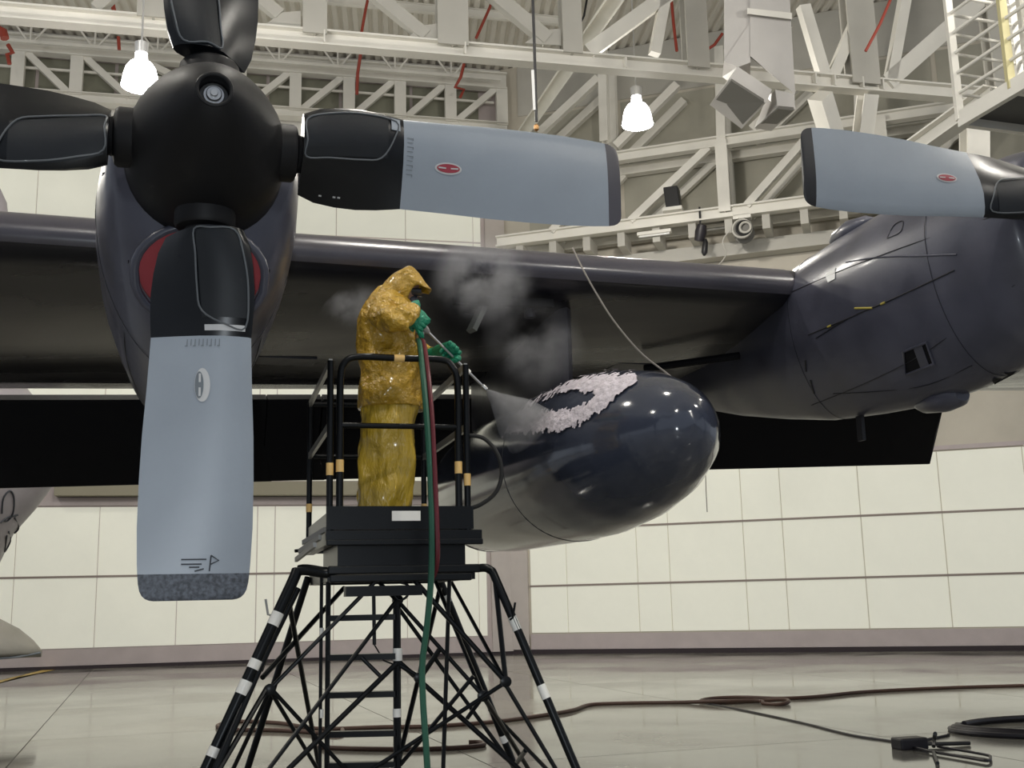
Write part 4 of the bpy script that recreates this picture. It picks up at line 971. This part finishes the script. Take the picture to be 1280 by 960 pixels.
# gloves: gauntlet, palm, four curled fingers and a thumb
def glove(wrist, grip, axis, curl_from, side, gaunt):
    """axis: what the hand closes on; curl_from: unit vector from the axis to the knuckles"""
    mb = MB(); ax = V(axis).normalized(); k0 = V(curl_from); k0 = (k0 - ax * k0.dot(ax)).normalized(); t0 = ax.cross(k0) * side
    pc_ = grip + k0 * .042; dw = (pc_ - wrist)
    gd = V(gaunt).normalized()
    def oval_ring(c, d, w, h, wd):
        d = d.normalized(); wv = (wd - d * wd.dot(d)).normalized(); hv = d.cross(wv)
        return [c + wv * (w * math.cos(2 * PI * i / 16)) + hv * (h * math.sin(2 * PI * i / 16)) for i in range(16)]
    mb.loft([oval_ring(wrist - dw.normalized() * .05, dw, .058, .055, ax), oval_ring(wrist - dw.normalized() * .02, dw, .052, .048, ax), oval_ring(wrist, dw, .036, .030, ax), oval_ring(lerp(wrist, pc_, .4), dw, .046, .028, ax), oval_ring(lerp(wrist, pc_, .85), dw, .052, .026, ax), oval_ring(pc_ + dw.normalized() * .012, dw, .046, .018, ax)])
    for i, (sh, ln) in enumerate(((-.036, 215), (-.012, 235), (.012, 225), (.036, 200))):
        R = .030 + (.004 if i in (1, 2) else 0); pts = []
        for s in range(9):
            q = math.radians(-25 + ln * s / 8); rr = R + .014 * (1 - s / 8)
            pts.append(grip + ax * sh + k0 * (rr * math.cos(q)) + t0 * (rr * math.sin(q)))
        mb.tube(pts, [.012, .0125, .012, .0115, .012, .011, .0105, .010, .006], 9)
    th = [lerp(wrist, pc_, .45) + ax * .04, grip + ax * .052 - t0 * .03 + k0 * .025, grip + ax * .045 - t0 * .036 - k0 * .005, grip + ax * .03 - t0 * .026 - k0 * .026]
    mb.tube(smoothpts(th, 4), [.017] * 4 + [.015] * 4 + [.013] * 4 + [.008], 9)
    mb.v = [p if i < 48 else grip + (p - grip) * (1.22 if i >= 96 else 1.1) for i, p in enumerate(mb.v)]
    return obj('glove', mb, 'glove', pe, smooth='full')
glove(WRr, lerp(G0, gh, .35) + V((.008, 0, 0)), (gh - G0) + V((-.02, 0, 0)), V((.7, -.5, .5)), 1, (1, 0, 0))
glove(WRl, on_g(LT * .44), GD, V((-.35, -.35, .85)), -1, (1, 0, 0))

# ================================================================== HOSES AND ROPES
sw_ = gh + UPZ * -.07
def hose(nm, pts, r, m, label, cat='hose', k=7, n=8, group=None):
    o = obj(nm, MB().tube(smoothpts(pts, k), r, n), m, smooth=True); tag(o, label, cat, group); return o
hose('spray_hose', [sw_, at(525, 432, 6.95), at(529, 470, 6.75), at(534, 530, 6.66), at(538, 600, 6.62), at(540, 660, 6.58), at(539, 720, 6.60), at(534, 780, 6.62), at(528, 830, 6.63), at(529, 880, 6.62), at(533, 940, 6.6), at(536, 1000, 6.6), V((at(537, 1040, 6.6).x, 6.6, .02)), V((-.2, 6.2, .015)), V((.6, 5.6, .015)), V((1.8, 5.2, .015))], 0.0185, 'hose_green', 'green spray hose hanging from the gun down in front of the stand')
hose('air_hose', [sw_ + V((.018, 0, 0)), at(530, 430, 6.96), at(535, 465, 6.77), at(540, 520, 6.68), at(543.5, 590, 6.62), at(546, 650, 6.58), at(547, 690, 6.59), at(545, 712, 6.64), at(541, 722, 6.70)], 0.015, 'hose_red', 'dark red hose running beside the green spray hose')
def gz(x, y, r): return ground(x, y, r)
hose('floor_hose', [gz(1330, 855, .03), gz(1280, 857, .03), gz(1180, 860, .03), gz(1080, 865, .03), gz(1020, 871, .03), gz(975, 873, .03), gz(930, 871.5, .03), gz(890, 873, .03), gz(876, 876.5, .03), gz(900, 878.5, .03), gz(940, 877, .03), gz(978, 874.5, .055), gz(986, 877, .05), gz(975, 880.5, .03), gz(955, 879.5, .03), gz(948, 876, .055), gz(900, 876.5, .06), gz(850, 878, .03), gz(780, 879, .03), gz(738, 881, .03), gz(715, 888, .03), gz(680, 894, .03), gz(620, 902, .03), gz(540, 908, .03), gz(480, 909, .03), gz(400, 911, .03), gz(350, 904, .03), gz(300, 902, .03), gz(272, 907, .03), gz(290, 912, .03), gz(350, 913, .03), gz(420, 917, .03), gz(428, 912, .03)], 0.028, 'hose_brown', 'brown hose snaking across the wet floor behind the stand', k=5)
hose('floor_hose', [gz(395, 934, .03), gz(450, 936, .03), gz(520, 936.5, .03), gz(575, 934.5, .03), gz(604, 931, .03), gz(600, 928, .03), gz(586, 928, .03)], 0.026, 'hose_brown', 'short length of brown hose with a turned end lying under the stand', k=5)
hose('black_hose', [gz(876, 878, .015), gz(930, 888, .015), gz(1000, 903, .015), gz(1060, 918, .015), gz(1105, 925, .015), gz(1135, 928, .015), gz(1180, 920, .02), gz(1186, 917, .02)], 0.014, 'hose_black', 'thin black hose running from the brown hose to the coil', k=6)
coil = []
for t in range(90):
    q = 2 * PI * t / 30; k = t / 90
    coil.append(V((6.15, 13.25, .025 + .02 * (t // 30))) + V((1.25 - .10 * k) * 0 if False else V(((1.22 - .12 * k + .05 * math.sin(3 * q)) * math.cos(q + 2.9), (0.92 - .08 * k) * math.sin(q + 2.9), .012 * math.sin(2 * q)))))
o = obj('coiled_hose', MB().tube(coil, 0.032, 8), 'hose_black', smooth=True); tag(o, 'dark hose lying in a wide coil on the floor', 'hose')
wd_ = empty('floor_wand', gz(1140, 930, 0), 'dark two-pronged washing wand with cross handle lying on the floor', 'wand')
obj('valve_block', MB().box(gz(1137, 929, .06), (.32, .2, .12), AX), 'hose_black', wd_, bevel=.02)
obj('wand_tube', MB().tube([gz(1140, 929, .05), gz(1170, 930, .04), gz(1212, 929, .03)], .02, 8), 'black', wd_, smooth=True)
obj('wand_tube', MB().tube(smoothpts([gz(1140, 934, .03), gz(1168, 940, .03), gz(1215, 948, .03), gz(1234, 951, .03), gz(1238, 947, .03), gz(1230, 943, .03), gz(1172, 933, .04)], 4), .014, 8), 'hose_black', wd_, smooth=True)
obj('cross_handle', MB().tube([gz(1167, 933, .05), gz(1168, 922, .12), gz(1169, 917, .22)], .02, 8), 'black', wd_, smooth=True)
obj('cross_handle', MB().tube([gz(1167, 940, .03), gz(1169, 947, .02), gz(1172, 954, .02)], .018, 8), 'black', wd_, smooth=True)
rp_ = [at(716, 310, 8.05), at(728, 335, 7.78), at(745, 366, 7.66), at(768, 402, 7.56), at(800, 440, 7.48), at(830, 464, 7.42), at(853, 482, 7.35)]
hose('rope', rp_, 0.007, 'rope', 'thin pale rope slung from the wing edge to the tank', 'rope', n=6)
ym = obj('floor_marking', MB().hexa([ground(x, y, z) for z in (0.008, 0.012) for x, y in ((-20, 859), (-20, 855), (70, 837), (55, 837))]), 'yellow_line'); tag(ym, 'yellow painted guide line on the floor near the panel wall', 'floor line')

# ================================================================== FOAM on the tank
def inpoly(x, y, P):
    r = False; j = len(P) - 1
    for i in range(len(P)):
        if (P[i][1] > y) != (P[j][1] > y) and x < (P[j][0] - P[i][0]) * (y - P[i][1]) / (P[j][1] - P[i][1]) + P[i][0]: r = not r
        j = i
    return r
cv = lambda L: [(x / 3.2 + 520, y / 3.2 + 440) for x, y in L]
OUT = cv([(345, 345), (370, 330), (440, 325), (500, 322), (560, 315), (640, 300), (700, 262), (760, 220), (830, 160), (892, 112), (870, 88), (800, 88), (740, 92), (690, 102), (600, 132), (520, 170), (450, 208), (400, 248), (372, 296)])
HOLE = cv([(445, 228), (500, 190), (560, 166), (620, 156), (712, 160), (722, 176), (690, 203), (630, 226), (560, 236), (480, 236)])
fm = MB(); na, nt_ = 190, 150
grid = {}
def tp_(i, j, off): 
    a = 1.15 + 3.2 * i / na; th = math.radians(62 + 120 * j / nt_); r = tank_r(a) + off
    return A(TU + r * math.cos(th), a, TZ + r * math.sin(th))
def vid(i, j):
    if (i, j) not in grid:
        p = tp_(i, j, 0.004); h_ = 0.008 + 0.010 * (noise.noise(p * 22) + 0.4)
        fm.v.append(tp_(i, j, max(0.004, h_))); grid[(i, j)] = len(fm.v) - 1
    return grid[(i, j)]
for i in range(na):
    for j in range(nt_):
        p = tp_(i + .5, j + .5, 0.003); x, y = proj(p)
        nz = 1.5 * noise.noise(V((i * .55, j * .035, 0))) + 0.6 * noise.noise(V((i * .12, j * .1, 7)))
        if inpoly(x, y + 4.5 * nz, OUT) and not inpoly(x, y + 4 * nz, HOLE):
            pass
            fm.f.append((vid(i, j), vid(i + 1, j), vid(i + 1, j + 1), vid(i, j + 1)))
if fm.f:
    fo = obj('soap_foam', fm, 'foam', smooth='full'); tag(fo, 'white soap foam smeared over the top of the tank', 'foam', kind='stuff')

# ================================================================== STEAM AND SPRAY
SRCN = []
def mist(nm, pts, rads, dens, label, scale=3.0, lo=0.40, hi=0.70, pw_=1.7, src=None, colr=(0.92, 0.92, 0.95)):
    m = bpy.data.materials.new(nm); m.use_nodes = True; nt = m.node_tree; nt.nodes.clear()
    out = nt.nodes.new('ShaderNodeOutputMaterial'); pv = nt.nodes.new('ShaderNodeVolumePrincipled')
    pv.inputs['Color'].default_value = (*colr, 1); pv.inputs['Anisotropy'].default_value = 0.1
    tc = nt.nodes.new('ShaderNodeTexCoord'); nz = nt.nodes.new('ShaderNodeTexNoise'); nz.inputs['Scale'].default_value = scale; nz.inputs['Detail'].default_value = 5; nz.inputs['Roughness'].default_value = 0.6
    nt.links.new(tc.outputs['Object'], nz.inputs['Vector'])
    r = nt.nodes.new('ShaderNodeMapRange'); r.inputs['From Min'].default_value = lo; r.inputs['From Max'].default_value = hi; r.inputs['To Min'].default_value = 0; r.inputs['To Max'].default_value = dens
    nt.links.new(nz.outputs['Fac'], r.inputs['Value'])
    vm = nt.nodes.new('ShaderNodeVectorMath'); vm.operation = 'SUBTRACT'; vm.inputs[1].default_value = (.5, .5, .5); nt.links.new(tc.outputs['Generated'], vm.inputs[0])
    ln = nt.nodes.new('ShaderNodeVectorMath'); ln.operation = 'LENGTH'; nt.links.new(vm.outputs[0], ln.inputs[0])
    fo_ = nt.nodes.new('ShaderNodeMapRange'); fo_.inputs['From Min'].default_value = 0.5; fo_.inputs['From Max'].default_value = 0.05; nt.links.new(ln.outputs['Value'], fo_.inputs['Value'])
    mu = nt.nodes.new('ShaderNodeMath'); mu.operation = 'MULTIPLY'; nt.links.new(r.outputs['Result'], mu.inputs[0]); pw = nt.nodes.new('ShaderNodeMath'); pw.operation = 'POWER'; pw.inputs[1].default_value = pw_; nt.links.new(fo_.outputs['Result'], pw.inputs[0]); nt.links.new(pw.outputs[0], mu.inputs[1])
    last = mu.outputs[0]
    if src is not None:        # denser towards the nozzle
        ds = nt.nodes.new('ShaderNodeVectorMath'); ds.operation = 'DISTANCE'; nt.links.new(tc.outputs['Object'], ds.inputs[0]); SRCN.append((ds, src))
        ad = nt.nodes.new('ShaderNodeMath'); ad.operation = 'ADD'; ad.inputs[1].default_value = 0.03; nt.links.new(ds.outputs['Value'], ad.inputs[0])
        dv = nt.nodes.new('ShaderNodeMath'); dv.operation = 'DIVIDE'; nt.links.new(r.outputs['Result'], dv.inputs[0]); nt.links.new(ad.outputs[0], dv.inputs[1]); last = dv.outputs[0]
    nt.links.new(last, pv.inputs['Density']); nt.links.new(pv.outputs['Volume'], out.inputs['Volume'])
    MATS[nm] = m
    P = smoothpts(pts, 6); n = len(P); R = [interp([(i / (len(rads) - 1), r_) for i, r_ in enumerate(rads)], j / (n - 1))[0] for j in range(n)]
    o = obj(nm, MB().tube(P, R, 16), nm, smooth='full')
    for ds, s_ in SRCN: ds.inputs[1].default_value = tuple(s_ - ORG[o.name])
    SRCN.clear()
    tag(o, label, 'steam' if 'steam' in nm else 'spray', kind='stuff'); return o
mist('steam_cloud', [at(535, 368, 7.75), at(570, 360, 7.72), at(610, 352, 7.7), at(650, 345, 7.72), at(672, 345, 7.75)], (.12, .32, .38, .34, .15), 16.0, 'drifting pale steam cloud in front of the wing edge', 3.2)
mist('steam_wisp', [at(395, 412, 7.7), at(420, 398, 7.65), at(450, 380, 7.6), at(480, 362, 7.6)], (.05, .14, .18, .10), 12.0, 'thin steam wisp drifting behind the yellow hood', 4.0)
SE = at(645, 522, 7.35)
mist('spray_cone', [G1 + GD * .004, lerp(G1, SE, .3), lerp(G1, SE, .65), SE, lerp(G1, SE, 1.5)], (.010, .05, .105, .16, .20), 3.8, 'white water spray fanning from the lance onto the tank', 9.0, 0.25, 0.7, 1.0, G1)
mist('spray_mist', [at(672, 500, 7.75), at(668, 460, 7.75), at(672, 420, 7.75), at(690, 385, 7.8)], (.2, .42, .40, .2), 5.5, 'fine bluish spray mist rising around the tank pylon', 2.6)
